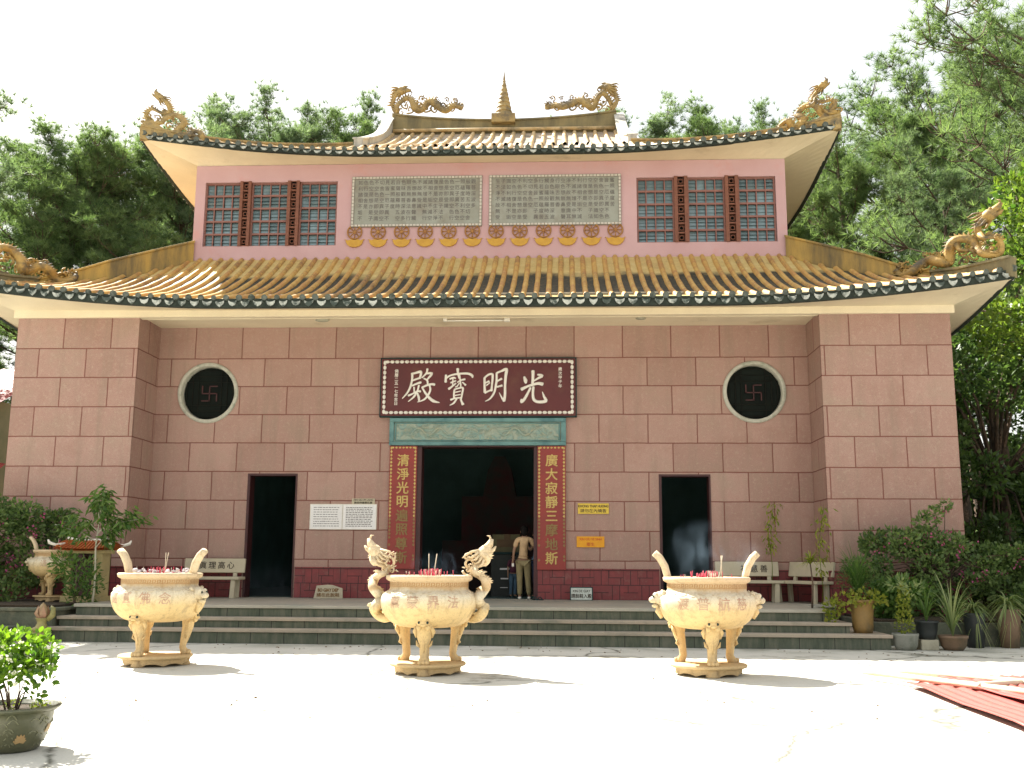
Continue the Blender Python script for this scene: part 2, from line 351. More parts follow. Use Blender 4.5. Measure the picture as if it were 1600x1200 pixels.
# ================================================================ ground
def ground_mat():
    m, t, p = nt('courtyard_concrete'); co = N(t, 'ShaderNodeTexCoord').outputs['Object']
    a = noise_n(t, co, .35, 8, .65); b = noise_n(t, co, 2.3, 7, .7); f = noise_n(t, co, 45, 3, .7)
    c = ramp(t, a, [(.3, (.60, .585, .52)), (.5, (.54, .53, .47)), (.7, (.47, .465, .40))])
    c = mixc(t, ramp(t, b, [(.5, (0, 0, 0)), (.72, (.55, .55, .55))]), c, (.36, .38, .31))
    c = mixc(t, ramp(t, f, [(.45, (0, 0, 0)), (.7, (.35, .35, .35))]), c, (.33, .32, .27))
    # hairline cracks, wandering, and a darker mottled band along the foot of the steps
    wv = N(t, 'ShaderNodeVectorMath', operation='ADD'); nn = N(t, 'ShaderNodeTexNoise'); nn.inputs['Scale'].default_value = .9; nn.inputs['Detail'].default_value = 5
    t.links.new(co, nn.inputs['Vector']); t.links.new(co, wv.inputs[0]); t.links.new(nn.outputs['Color'], wv.inputs[1])
    vo = N(t, 'ShaderNodeTexVoronoi', feature='DISTANCE_TO_EDGE'); vo.inputs['Scale'].default_value = .22; t.links.new(wv.outputs[0], vo.inputs['Vector'])
    crack = ramp(t, vo.outputs['Distance'], [(.0, (1, 1, 1)), (.012, (0, 0, 0))])
    crack = math_n(t, 'MULTIPLY', crack, ramp(t, b, [(.36, (0, 0, 0)), (.46, (1, 1, 1))]))
    c = mixc(t, crack, c, (.10, .10, .075))
    dirt = ramp(t, noise_n(t, co, .42, 9, .72), [(.585, (0, 0, 0)), (.64, (.8, .8, .8)), (.70, (.45, .45, .45))]); c = mixc(t, dirt, c, (.19, .17, .125))
    spots = ramp(t, noise_n(t, co, 7., 3, .6), [(.735, (0, 0, 0)), (.76, (.8, .8, .8))]); c = mixc(t, spots, c, (.16, .14, .10))
    sx = N(t, 'ShaderNodeSeparateXYZ'); t.links.new(co, sx.inputs[0])
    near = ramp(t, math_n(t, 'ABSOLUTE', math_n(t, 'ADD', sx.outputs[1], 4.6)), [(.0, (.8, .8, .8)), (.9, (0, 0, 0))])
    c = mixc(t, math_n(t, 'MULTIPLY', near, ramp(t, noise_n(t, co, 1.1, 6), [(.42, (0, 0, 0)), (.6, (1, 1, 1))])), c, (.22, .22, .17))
    t.links.new(c, p.inputs['Base Color']); p.inputs['Roughness'].default_value = .85
    bump(t, p, math_n(t, 'ADD', math_n(t, 'MULTIPLY', f, .4), math_n(t, 'MULTIPLY', b, .6)), .35, .012); return m
M_ground = ground_mat()
g = MB(); g.grid([[(x, y, 0) for x in (-40, 0, 40)] for y in (-60, -20, 3)], smooth=False)
courtyard = g.build('courtyard', M_ground); tag(courtyard, kind='structure')
M_earth = mat('forest_floor', (.07, .075, .03), (.11, .08, .045), .8, 1., fine=12, bmp=1., bdist=.05)
g = MB(); rows = []
for y in (-400, -60, 3, 12, 30, 60, 120, 400):
    rows.append([(x, y, -.03 if y < 13 else -.03+min(6, (y-12)*.12)) for x in (-500, -120, -40, 0, 40, 120, 500)])
g.grid(rows, smooth=True); ground = g.build('ground', M_earth); tag(ground, kind='structure')

# ================================================================ stone steps
PZ = .62
steps = thing('stone_steps', 'three broad grey stone steps running along the whole front of the temple terrace', 'steps')
def step_block(name, x0, x1, y0, y1, z0, z1, riser=True):
    b = MB(); b.box(x0, x1, y0+.03, y1, z0, z1-.055, 0); b.box(x0-.03, x1+.03, y0-.012, y1, z1-.055, z1, 1)
    return b.build(name, [M_steel, M_tread], steps, bevel=.008)
step_block('step', -7.15, 7.30, -4.45, -2.2, 0, .245)
step_block('step', -7.0, 6.72, -4.15, -2.0, .2, .42)
b = MB(); b.box(-6.85, 6.47, -3.82, .30, .3, PZ-.055, 0); b.box(-6.88, 6.50, -3.862, .30, PZ-.055, PZ, 1); b.box(6.47, 7.18, -1.5, .28, 0, PZ-.055, 0); b.box(6.50, 7.18, -1.53, .28, PZ-.055, PZ, 1)
b.build('terrace', [M_steel, mat('terrace_paving', (.40, .37, .30), (.33, .31, .25), 1.5, .55, stain=(.22, .24, .20), st=(.5, .75), sscale=.8, fine=40, bmp=.2)], steps, bevel=.008)

# ================================================================ temple
temple = thing('temple_building', 'two-storey pink and red-brown temple with ochre tiled upturned roofs and gold dragons', 'temple')
TOP = 6.62
def plate(name, outer, holes, y0, y1, m, parent):
    """flat wall with real openings: outline and holes in (x,z), between y0 and y1"""
    cu = bpy.data.curves.new(name, 'CURVE'); cu.dimensions = '2D'; cu.fill_mode = 'BOTH'; cu.extrude = abs(y1-y0)/2
    for loop in [outer]+holes:
        sp = cu.splines.new('POLY'); sp.points.add(len(loop)-1); sp.use_cyclic_u = True
        for i, (x, z) in enumerate(loop): sp.points[i].co = (x, z, 0, 1)
    tmp = bpy.data.objects.new('tmp', cu); me = bpy.data.meshes.new_from_object(tmp)
    bpy.data.objects.remove(tmp); bpy.data.curves.remove(cu)
    co = np.empty(len(me.vertices)*3); me.vertices.foreach_get('co', co); co = co.reshape(-1, 3)
    out = np.stack([co[:, 0], co[:, 2]+(y0+y1)/2, co[:, 1]], 1)
    me.vertices.foreach_set('co', out.ravel()); me.flip_normals() if False else None
    me.materials.clear(); me.materials.append(m)
    bm = bmesh.new(); bm.from_mesh(me); bmesh.ops.recalc_face_normals(bm, faces=bm.faces); bm.to_mesh(me); bm.free(); me.update()
    me.name = name
    return link(bpy.data.objects.new(name, me), parent)
def rect(x0, x1, z0, z1): return [(x0, z0), (x1, z0), (x1, z1), (x0, z1)]
def circ(cx, cz, r, n=64): return [(cx+r*math.cos(2*PI*i/n), cz+r*math.sin(2*PI*i/n)) for i in range(n)]
XR = 7.19; XP = 9.85; YP = -1.19
RW = 6.03; RZ = 5.075; RR = .605
front = plate('front_wall', rect(-XR-.1, XR+.1, .3, TOP+.3),
      [circ(-RW, RZ, RR), circ(RW, RZ, RR), rect(-5.03, -3.93, .30001+.319, 3.28), rect(3.93, 5.03, .619, 3.28), rect(-1.28, 1.30, .619, 3.86)], 0, .32, M_wall, temple)
for s in (-1, 1):
    x0, x1 = sorted((s*XR, s*XP)); b = MB(); b.box(x0, x1, YP, .0, 0, TOP+.2); b.build('corner_pier', M_pier, temple)
    x0, x1 = sorted((s*(XR+.1), s*XP)); b = MB(); b.box(x0, x1, .001, 14.699, 0, TOP+.2); b.build('side_wall', M_pier, temple)
b = MB(); b.box(-XP, XP, 14.7, 15.0, 0, TOP+.2); b.build('rear_wall', M_pier, temple)
# interior
b = MB(); b.box(-7.25, 7.25, .33, 12, .45, .60, 1); b.box(-7.25, 7.25, 11.8, 12, .6, 6.6, 0); b.box(-7.25, -7.0, .33, 11.8, .6, 6.6); b.box(7.0, 7.25, .33, 11.8, .6, 6.6); b.box(-7.25, 7.25, .33, 12, 6.6, 6.7)
b.build('interior_hall', [mat('dim_green_hall_paint', (.13, .24, .23), (.09, .17, .17), 1.0, .8, bmp=0), M_intfloor], temple)
M_altar = mat('dim_altar_drape', (.12, .04, .04), (.05, .07, .06), 1.5, .8, bmp=0)
b = MB(); b.box(-1.6, 1.6, 7.5, 8.6, .6, 2.0); b.box(-1.1, 1.1, 8.0, 8.8, 2.0, 3.3); b.prism([(-.5, 3.3), (.5, 3.3), (.35, 4.1), (.15, 4.5), (-.15, 4.5), (-.35, 4.1)], 8.2, 8.6)
b.build('altar', M_altar, temple)
# plinth, set 4 cm proud
pz = 1.235
def plseg(x0, x1, y):
    b = MB(); b.box(x0, x1, y-.04, y, PZ-.2, pz); b.box(x0, x1, y-.055, y, pz, pz+.035); b.build('plinth', M_plinth, temple)
for x0, x1 in ((-XR, -5.06), (-3.90, -1.31), (1.33, 3.90), (5.06, XR)): plseg(x0, x1, 0)
for s in (-1, 1):
    x0, x1 = sorted((s*(XR-.04), s*(XP+.04))); plseg(x0, x1, YP)
    xa, xb = sorted((s*(XR-.043), s*(XR-.003))); b = MB(); b.box(xa, xb, YP, -.045, PZ-.2, pz+.03); b.build('plinth', M_plinth, temple)
# beam over the piers and the lintel soffit
b = MB(); b.box(-XP-.08, XP+.08, YP-.07, YP+.10, 6.51, 7.0); b.box(-XR, XR, YP+.10, -.002, 6.56, 6.62)
for s in (-1, 1):
    x0, x1 = sorted((s*(XP-.0), s*(XP+.08))); b.box(x0, x1, YP+.10, 15.1, 6.512, 7.0)
b.box(-XR, XR, YP+.102, YP+.14, 6.50, 6.555)
b.build('eave_beam', M_cream, temple, bevel=.006)
# small fittings under the eave
b = MB(); b.tube([(-.65, -.75, 6.52), (.65, -.75, 6.52)], .018, 8); b.box(-.70, -.62, -.78, -.72, 6.50, 6.56); b.box(.62, .74, -.78, -.72, 6.49, 6.56)
o = b.build('fluorescent_tube', M_white, temple); 
b = MB(); b.ball((-3.32, -.8, 6.535), .16, sc=(1, .6, .25)); b.build('ceiling_fitting', M_stone2, temple)
b = MB(); b.ball((3.54, -.8, 6.535), .12, sc=(1, .6, .25)); b.build('ceiling_fitting', M_stone2, temple)

# ---------- roofs
def smooth(x): x = max(0., min(1., x)); return x*x*(3-2*x)
def zb_low(x): return 6.47+.50*max(0., (abs(x)-5.0)/5.77)**1.75
def zb_up(x): return 11.085+.52*max(0., (abs(x)-2.6)/5.90)**1.7
def roof(name, ex, ye, yb, ix, iy, zt, zbf, spc, sag, matr, cx=0., lip=.20, side=True, ribr=.06):
    """hipped roof; eave rectangle |x|<=ex, y in ye..yb; inner rectangle |x|<=ix, y iy..; zt inner height"""
    ymid = (ye+yb)/2; hy = (yb-ye)/2
    def zbside(y): return zbf(ex*abs(y-ymid)/hy)
    def surf(z0, t, zt=zt): return z0+(zt-z0)*((1-sag)*t+sag*t*t)
    dy = iy-ye; dx = ex-ix
    pan = MB(); rb = MB()
    def P(sd, a, t, dz=0):
        # sd 0 front,1 right,2 back,3 left ; a along eave, t in 0..1 up the slope
        if sd in (0, 2):
            z = surf(zbf(a)+lip, t)+dz; y = ye+dy*t if sd == 0 else yb-dy*t; return (a+cx, y, z)
        z = surf(zbside(a+ymid)+lip, t)+dz; x = ex-dx*t
        return ((x if sd == 1 else -x)+cx, a+ymid, z)
    def tmax(sd, a):
        if sd in (0, 2): return 1. if abs(a) <= ix else max(0., (ex-abs(a))/dx)
        hi = hy-dy; return 1. if abs(a) <= hi else max(0., (hy-abs(a))/dy)
    for sd in range(4):
        L = ex if sd in (0, 2) else hy
        inner = ix if sd in (0, 2) else hy-dy
        # pan surface
        n = int(L*2/.5); rows = []
        for k in range(9):
            row = []
            for i in range(n+1):
                a0 = -L+2*L*i/n; tm = k/8.; lim = L-(L-inner)*tm
                row.append(P(sd, a0*lim/L, tm))
            rows.append(row)
        pan.grid(rows, 0, True)
        m_ = int(L/spc); K = 10
        for i in range(-m_, m_+1):
            a = i*spc; tm = tmax(sd, a)
            if tm < .03 or (sd == 2 and i % 1): continue
            pts = [Vector(P(sd, a, tm*k/K)) for k in range(K+1)]
            ax = Vector((1, 0, 0)) if sd in (0, 2) else Vector((0, 1, 0))
            vs = []; nn = 6 if sd == 0 else 4
            for k, p in enumerate(pts):
                d = (pts[min(k+1, K)]-pts[max(k-1, 0)]).normalized(); nrm = ax.cross(d); 
                if nrm.z < 0: nrm = -nrm
                w = 1.0+.07*math.sin(i*7.3+k*2.1)+(.07 if k % 2 else 0)
                for j in range(nn+1):
                    th = PI*j/nn; vs.append(p+ax*math.cos(th)*ribr*w+nrm*(math.sin(th)*ribr*1.25*w-.01))
            rb.add(vs, [(k*(nn+1)+j, k*(nn+1)+j+1, (k+1)*(nn+1)+j+1, (k+1)*(nn+1)+j) for k in range(K) for j in range(nn)], 0, True)
    o1 = pan.build(name, matr[1], temple)
    o2 = rb.build('tile_ribs', matr[0], o1)
    # eave edge: mossy fascia, round caps and pale drip tiles
    ed = MB(); cp = MB(); dr = MB()
    for sd in (0, 1, 3, 2):
        L = ex if sd in (0, 2) else hy; n = int(L*2/.25)
        out = {0: Vector((0, -1, 0)), 2: Vector((0, 1, 0)), 1: Vector((1, 0, 0)), 3: Vector((-1, 0, 0))}[sd]
        zf = zbf if sd in (0, 2) else (lambda a: zbside(a+ymid))
        base = [Vector(P(sd, -L+2*L*i/n, 0)) for i in range(n+1)]
        r0 = []; r1 = []; r2 = []; r3 = []
        for i, p in enumerate(base):
            a = -L+2*L*i/n; zz = zf(a)
            r0.append((p.x-out.x*.10, p.y-out.y*.10, zz)); r1.append((p.x, p.y, zz)); r2.append((p.x, p.y, zz+lip+.01)); r3.append((p.x-out.x*.1, p.y-out.y*.1, zz+lip+.03))
        ed.grid([r0, r1, r2, r3], 0, False)
        if sd == 2: continue
        m_ = int(L/spc); ax = Vector((1, 0, 0)) if sd == 0 else Vector((0, 1, 0))
        for i in range(-m_, m_+1):
            a = i*spc; p = Vector(P(sd, a, 0)); zz = zf(a)
            c = Vector((p.x, p.y, zz+lip+.025))
            for (r_, off) in ((.060*(1+.12*math.sin(i*5.1+sd)), .045+.012*math.sin(i*2.9)),):
                vs = []; nseg = 12
                for q in (0., off):
                    for j in range(nseg):
                        w = 2*PI*j/nseg; vs.append(c+out*q+ax*math.cos(w)*r_+Vector((0, 0, 1))*math.sin(w)*r_)
                for j in range(nseg):
                    w = 2*PI*j/nseg; vs.append(c+out*(off-.012)+ax*math.cos(w)*r_*.7+Vector((0, 0, 1))*math.sin(w)*r_*.7)
                cp.add(vs, [(j, (j+1) % nseg, nseg+(j+1) % nseg, nseg+j) for j in range(nseg)]+[(nseg+j, nseg+(j+1) % nseg, 2*nseg+(j+1) % nseg, 2*nseg+j) for j in range(nseg)]+[tuple(2*nseg+j for j in range(nseg))], 0, False)
            if abs(a+spc/2) < L-.05:
                a2 = a+spc/2; p2 = Vector(P(sd, a2, 0)); z2 = zf(a2)
                W = spc*(.345+.03*math.sin(i*4.7)); top = z2+lip*.80
                q_ = lip/.20; prof = [(-W, top), (-W*.95, top-.05*q_), (-W*.6, top-.105*q_), (0, top-(.14+.012*math.sin(i*3.7))*q_), (W*.6, top-.105*q_), (W*.95, top-.05*q_), (W, top), (W*.5, top-.028*q_), (0, top-.036*q_), (-W*.5, top-.028*q_)]
                vs = [Vector((p2.x, p2.y, 0))+ax*u+out*.035+Vector((0, 0, z)) for u, z in prof]+[Vector((p2.x, p2.y, 0))+ax*u+out*.008+Vector((0, 0, z)) for u, z in prof]
                k_ = len(prof)
                dr.add(vs, [(3, 2, 9), (2, 1, 9), (1, 0, 9), (3, 9, 8), (3, 8, 7), (3, 7, 4), (4, 7, 5), (5, 7, 6)]+[(j, (j+1) % k_, k_+(j+1) % k_, k_+j) for j in range(k_)], 0, False)
    ed.build('eave_edge', M_moss, o1); cp.build('tile_caps', M_cap, o1); dr.build('drip_tiles', M_drip, o1)
    return o1, P
lower_roof, PL = roof('lower_roof', 10.77, -2.2, 17.2, 7.3, 1.85, 8.70, zb_low, .262, .42, (M_rib, M_pan), lip=.18)
upper_roof, PU = roof('upper_roof', 8.50, 1.12, 13.9, 3.7, 3.3, 12.22, zb_up, .262, .25, (M_rib2, M_pan2), lip=.125)
# soffits
def soffit(name, ex, ye, yb, ix, iy0, iy1, zi, zbf):
    b = MB(); ymid = (ye+yb)/2; hy = (yb-ye)/2
    n = 48
    def row(sd):
        r0 = []; r1 = []
        for i in range(n+1):
            f = -1+2*i/n
            if sd in (0, 2):
                y = ye if sd == 0 else yb; yi = iy0 if sd == 0 else iy1
                r0.append((f*(ex-.012), y+(.012 if sd == 0 else -.012), zbf(f*ex)+.004)); r1.append((f*ix, yi, zi))
            else:
                s = 1 if sd == 1 else -1
                r0.append((s*(ex-.012), ymid+f*(hy-.012), zbf(f*ex)+.004)); r1.append((s*ix, (iy0+iy1)/2+f*(iy1-iy0)/2, zi))
        return [r0, [tuple((a_*.5+b_*.5) for a_, b_ in zip(p, q)) for p, q in zip(r0, r1)], r1]
    for sd in range(4): b.grid(row(sd), 0, False)
    return b.build(name, M_cream, temple)
soffit('lower_soffit', 10.77, -2.2, 17.2, XP+.03, YP-.02, 15.05, 6.66, zb_low)
soffit('upper_soffit', 8.50, 1.12, 13.9, 7.29, 1.87, 13.13, 11.17, zb_up)

# ---------- hip parapets of the lower roof
def hip_wall(pts, th, m, parent, name):
    """pts: list of (x,y,zbottom,ztop)"""
    b = MB(); n = len(pts); vs = []
    for i, (x, y, z0, z1) in enumerate(pts):
        a = Vector(pts[max(i-1, 0)][:2]); c = Vector(pts[min(i+1, n-1)][:2]); d = (c-a).normalized(); p = Vector((-d.y, d.x))*th/2; q = p*1.35
        vs += [(x+p.x, y+p.y, z0), (x+p.x, y+p.y, z1-.06), (x+q.x, y+q.y, z1-.055), (x+q.x, y+q.y, z1), (x-q.x, y-q.y, z1), (x-q.x, y-q.y, z1-.055), (x-p.x, y-p.y, z1-.06), (x-p.x, y-p.y, z0)]
    fs = [(i*8+j, i*8+(j+1) % 8, (i+1)*8+(j+1) % 8, (i+1)*8+j) for i in range(n-1) for j in range(8)]
    fs += [tuple(range(8)), tuple((n-1)*8+j for j in range(7, -1, -1))]
    b.add(vs, fs, 0); return b.build(name, m, parent, bevel=.01)
def hip_pts(s, f0, f1, hs, back=False, ex=10.77, ye=-2.2, ix=7.3, iy=1.85, P=None, yb=17.2):
    out = []; K = 12
    for k in range(K+1):
        f = f0+(f1-f0)*k/K; x = ix+(ex-ix)*f
        q = P(0, x, 1-f) if f < 1 else P(0, x, 0)
        y = q[1] if not back else yb-(q[1]-ye)
        zt = hs(f) if hs(f) > 5 else q[2]+hs(f)
        out.append((s*x, y, q[2]-.15, zt))
    return out
def low_top(f):  # measured outline of the parapet top
    a = [(0, 9.20), (.2, 8.72), (.40, 8.22), (.55, 7.80), (.68, 7.50), (.8, 7.42), (1.0, 7.42), (1.05, 7.42)]
    for (f0, z0), (f1, z1) in zip(a, a[1:]):
        if f <= f1: return z0+(z1-z0)*(f-f0)/(f1-f0)
    return a[-1][1]
for s in (-1, 1):
    hip_wall(hip_pts(s, 0, .68, low_top, P=PL), .20, M_yellow, lower_roof, 'hip_parapet')
    o = hip_wall(hip_pts(s, .685, 1.0, low_top, P=PL), .24, M_parapet, lower_roof, 'hip_parapet')
    hip_wall(hip_pts(s, 0, 1.0, low_top, True, P=PL), .20, M_yellow, lower_roof, 'hip_parapet')
    hip_wall(hip_pts(s, .0, 1.0, lambda f: .12+.10*f, P=PU, ex=8.50, ye=1.12, ix=3.7, iy=3.3, yb=13.9), .16, M_oldgold, upper_roof, 'hip_parapet')

# ---------- upper storey
UY = 1.85
wl = [(-7.05, -6.16), (-5.88, -4.96), (-4.66, -3.72)]
wins = [(-7.05, -3.71), (3.69, 7.06)]
uw = plate('upper_wall', rect(-7.3, 7.3, 8.3, 11.16), [rect(a, c, 9.06, 10.72) for a, c in wins], UY, UY+.25, M_pink, temple)
b = MB(); b.box(-7.3, -7.05, UY+.25, 13.15, 8.3, 11.139); b.box(7.05, 7.3, UY+.25, 13.15, 8.3, 11.139); b.box(-7.05, 7.05, 12.9, 13.15, 8.3, 11.139)
b.build('upper_side_wall', M_pink, temple)
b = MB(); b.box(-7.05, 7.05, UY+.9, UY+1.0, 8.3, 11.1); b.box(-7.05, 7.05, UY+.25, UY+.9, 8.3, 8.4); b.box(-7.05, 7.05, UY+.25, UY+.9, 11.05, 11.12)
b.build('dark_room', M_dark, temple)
def casement(x0, x1, z0, z1):
    f = MB(); y = UY+.10
    f.box(x0, x1, y-.035, y+.03, z0, z0+.03); f.box(x0, x1, y-.035, y+.03, z1-.04, z1); f.box(x0, x0+.035, y-.034, y+.03, z0+.03, z1-.04); f.box(x1-.035, x1, y-.034, y+.03, z0+.03, z1-.04)
    for i in range(1, 4):
        x = x0+(x1-x0)*i/4; f.box(x-.013, x+.013, y-.022, y+.02, z0+.03, z1-.04)
    for j in range(1, 5):
        z = z0+(z1-z0)*j/5; f.box(x0+.035, x1-.035, y-.030, y+.02, z-.022, z+.022)
    fr = f.build('window_frame', M_mullion, temple)
    p = MB(); rnd = random.Random(int(x0*100))
    for i in range(4):
        for j in range(5):
            xa = x0+(x1-x0)*i/4+.02; xb = x0+(x1-x0)*(i+1)/4-.02; za = z0+(z1-z0)*j/5+.03; zb_ = z0+(z1-z0)*(j+1)/5-.03
            if za > z1-.35 and rnd.random() < .4: pass
            tl = rnd.uniform(-.02, .02)
            for q in range(3):  # louvres
                a_ = za+(zb_-za)*q/3; c_ = za+(zb_-za)*(q+1)/3
                p.add([(xa, y+.012+tl, a_), (xb, y+.012+tl*.5, a_), (xb, y+.045, c_+.006), (xa, y+.045, c_+.006)], [(0, 1, 2, 3)])
    p.build('pane', M_glass, fr, recalc=False)
    return fr
for a, c in wl+[(3.70, 4.60), (4.93, 5.83), (6.16, 7.05)]: casement(a, c, 9.06, 10.72)
def lattice_post(x0, x1, z0, z1):
    f = MB(); y = UY+.02; w = x1-x0
    f.box(x0, x0+w*.26, y-.06, y+.1, z0, z1); f.box(x1-w*.26, x1, y-.06, y+.1, z0, z1)
    n = 7; h = (z1-z0)/n; xa = x0+w*.26; xb = x1-w*.26; xm = (xa+xb)/2
    for k in range(n+1):
        z = z0+k*h; f.box(xa, xb, y-.03, y+.07, max(z0, z-.02), min(z1, z+.02))
    for k in range(n):
        zc = z0+(k+.5)*h; r = min(xb-xa, h)*.42
        pts = [(xm+r*.8*math.cos(2*PI*i/16), y, zc+r*.8*math.sin(2*PI*i/16)) for i in range(17)]
        f.tube(pts, .013, 5, cap=False)
        for q in range(4):
            a_ = PI/4+q*PI/2; f.tube([(xm+r*.7*math.cos(a_), y, zc+r*.7*math.sin(a_)), (xm+r*1.35*math.cos(a_), y, zc+r*1.35*math.sin(a_))], .012, 4)
    return f.build('lattice_post', M_lattice, temple)
for a, c in ((-6.16, -5.88), (-4.96, -4.66), (4.60, 4.93), (5.83, 6.16)): lattice_post(a, c, 9.06, 10.74)

# ---------- text helpers
_fc = {}
def glyph_mesh(txt, size, ext=.004, bold=0.0, sx=1.0):
    key = (txt, size, ext, bold, sx)
    if key not in _fc:
        cu = bpy.data.curves.new('t', 'FONT'); cu.body = txt; cu.size = size; cu.extrude = ext; cu.align_x = 'CENTER'; cu.align_y = 'CENTER'; cu.resolution_u = 3
        tmp = bpy.data.objects.new('tmp', cu); col.objects.link(tmp)
        dg = bpy.context.evaluated_depsgraph_get(); me = bpy.data.meshes.new_from_object(tmp.evaluated_get(dg))
        vs = [tuple(v.co) for v in me.vertices]; fs = [tuple(p.vertices) for p in me.polygons]
        bpy.data.objects.remove(tmp); bpy.data.curves.remove(cu); bpy.data.meshes.remove(me)
        xs = [v[0] for v in vs] or [0]; ys = [v[1] for v in vs] or [0]; mx_ = (min(xs)+max(xs))/2; my_ = (min(ys)+max(ys))/2
        base_v = [((v[0]-mx_)*sx, v[1]-my_, v[2]) for v in vs]; nv = len(base_v); av = []; af = []
        offs = [(0, 0, 0)] if not bold else [(-bold, 0, 0), (bold, 0, .0006), (0, bold*.8, .0003), (0, -bold*.8, -.0003)]
        for k, (ox_, oy_, oz_) in enumerate(offs):
            av += [(v[0]+ox_, v[1]+oy_, v[2]+oz_) for v in base_v]; af += [tuple(i+nv*k for i in f) for f in fs]
        _fc[key] = (av, af)
    return _fc[key]
def put_text(b, txt, x, z, y, size, ext=.004, bold=0., mi=0, sx=1., M=None):
    vs, fs = glyph_mesh(txt, size, ext, bold, sx)
    vs = [(v[0]+x, -v[2]+y, v[1]+z) for v in vs]; b.add(vs, fs, mi, False, M)

# ---------- inscription tablets, gilt wheels
rnd = random.Random(5)
M_tab = mat('grey_marble_tablet', (.27, .27, .22), (.33, .34, .29), 2.2, .6, stain=(.20, .17, .13), st=(.5, .75), sscale=1.5, fine=60, bmp=.1)
M_tabframe = mat('mosaic_tile_border', (.62, .58, .50), (.48, .44, .38), 9, .6, bmp=.3)
SUTRA = '觀自在菩薩行深般若波羅蜜多時照見五蘊皆空度一切苦厄舍利子色不異空空不異色色即是空空即是色受想行識亦復如是舍利子是諸法空相不生不滅不垢不淨不增不減是故空中無色無受想行識無眼耳鼻舌身意無色聲香味觸法'
for k, (x0, x1) in enumerate(((-3.34, -.10), (.07, 3.31))):
    b = MB(); b.box(x0+.05, x1-.05, UY-.035, UY-.002, 9.58, 10.74)
    tb = b.build('inscription_tablet', M_tab, temple)
    tb['label'] = ('left' if k == 0 else 'right')+' grey stone tablet of carved text columns above the gilt wheels'
    f = MB()
    def strip(xa, xb, za, zb_):
        f.box(xa, xb, UY-.05, UY-.002, za, zb_, 1)
        L = max(xb-xa, zb_-za); n = int(L/.085)
        for i in range(n):
            if xb-xa > zb_-za: c0 = xa+(i+.12)*(xb-xa)/n; c1 = xa+(i+.88)*(xb-xa)/n; f.box(c0, c1, UY-.064, UY-.05, za+.012, zb_-.012, 0)
            else: c0 = za+(i+.12)*(zb_-za)/n; c1 = za+(i+.88)*(zb_-za)/n; f.box(xa+.012, xb-.012, UY-.064, UY-.05, c0, c1, 0)
    strip(x0, x1, 10.74, 10.81); strip(x0, x1, 9.51, 9.58); strip(x0, x0+.07, 9.58, 10.74); strip(x1-.07, x1, 9.58, 10.74)
    f.build('tablet_frame', [M_tabframe, mat('grey_grout', (.28, .26, .22), None, 6)], tb)
    tx = MB(); nc = 22; w = (x1-x0-.3)/nc
    for c in range(nc):
        nr = 7 if c % 5 else 5
        for r_ in range(nr):
            ch = SUTRA[(c*7+r_*3+k*11) % len(SUTRA)]
            put_text(tx, ch, x1-.15-(c+.5)*w, 10.66-r_*.155, UY-.037, .125, .002)
    tx.build('carved_text', M_ink, tb)
def wheel(xc):
    b = MB(); y = UY-.03; zc = 9.385; r = .175
    ring = [(xc+r*math.cos(2*PI*i/32), y, zc+r*math.sin(2*PI*i/32)) for i in range(33)]
    b.tube(ring, .019, 6, cap=False, sq=(1, 1.3)); b.ball((xc, y, zc), .045, sc=(1, .5, 1))
    for q in range(8):
        a = q*PI/4+PI/8*0; b.tube([(xc, y, zc), (xc+r*math.cos(a), y, zc+r*math.sin(a))], [.012, .017], 5)
    w = b.build('dharma_wheel', M_wheel1, temple)
    l = MB(); pts = [(xc-.245, 9.235)]+[(xc-.205*math.cos(PI*i/16)*(1+.05*(i % 2)), 9.185-.15*math.sin(PI*i/16)*(1+.10*(i % 2))) for i in range(17)]+[(xc+.245, 9.235), (xc+.16, 9.20), (xc+.08, 9.23), (xc, 9.205), (xc-.08, 9.23), (xc-.16, 9.20)]
    l.prism([(x, z-.03) for x, z in pts], UY-.045, UY-.002); l.build('lotus_base', M_wheel2, w)
    return w
M_wheel1 = mat('brown_gilt_rim', (.40, .20, .05), (.30, .13, .04), 9, .55, bmp=.1)
M_wheel2 = mat('gilt_lotus', (.58, .33, .04), (.50, .26, .03), 9, .5, bmp=.1)
for i in range(12): wheel(-3.24+i*6.40/11)

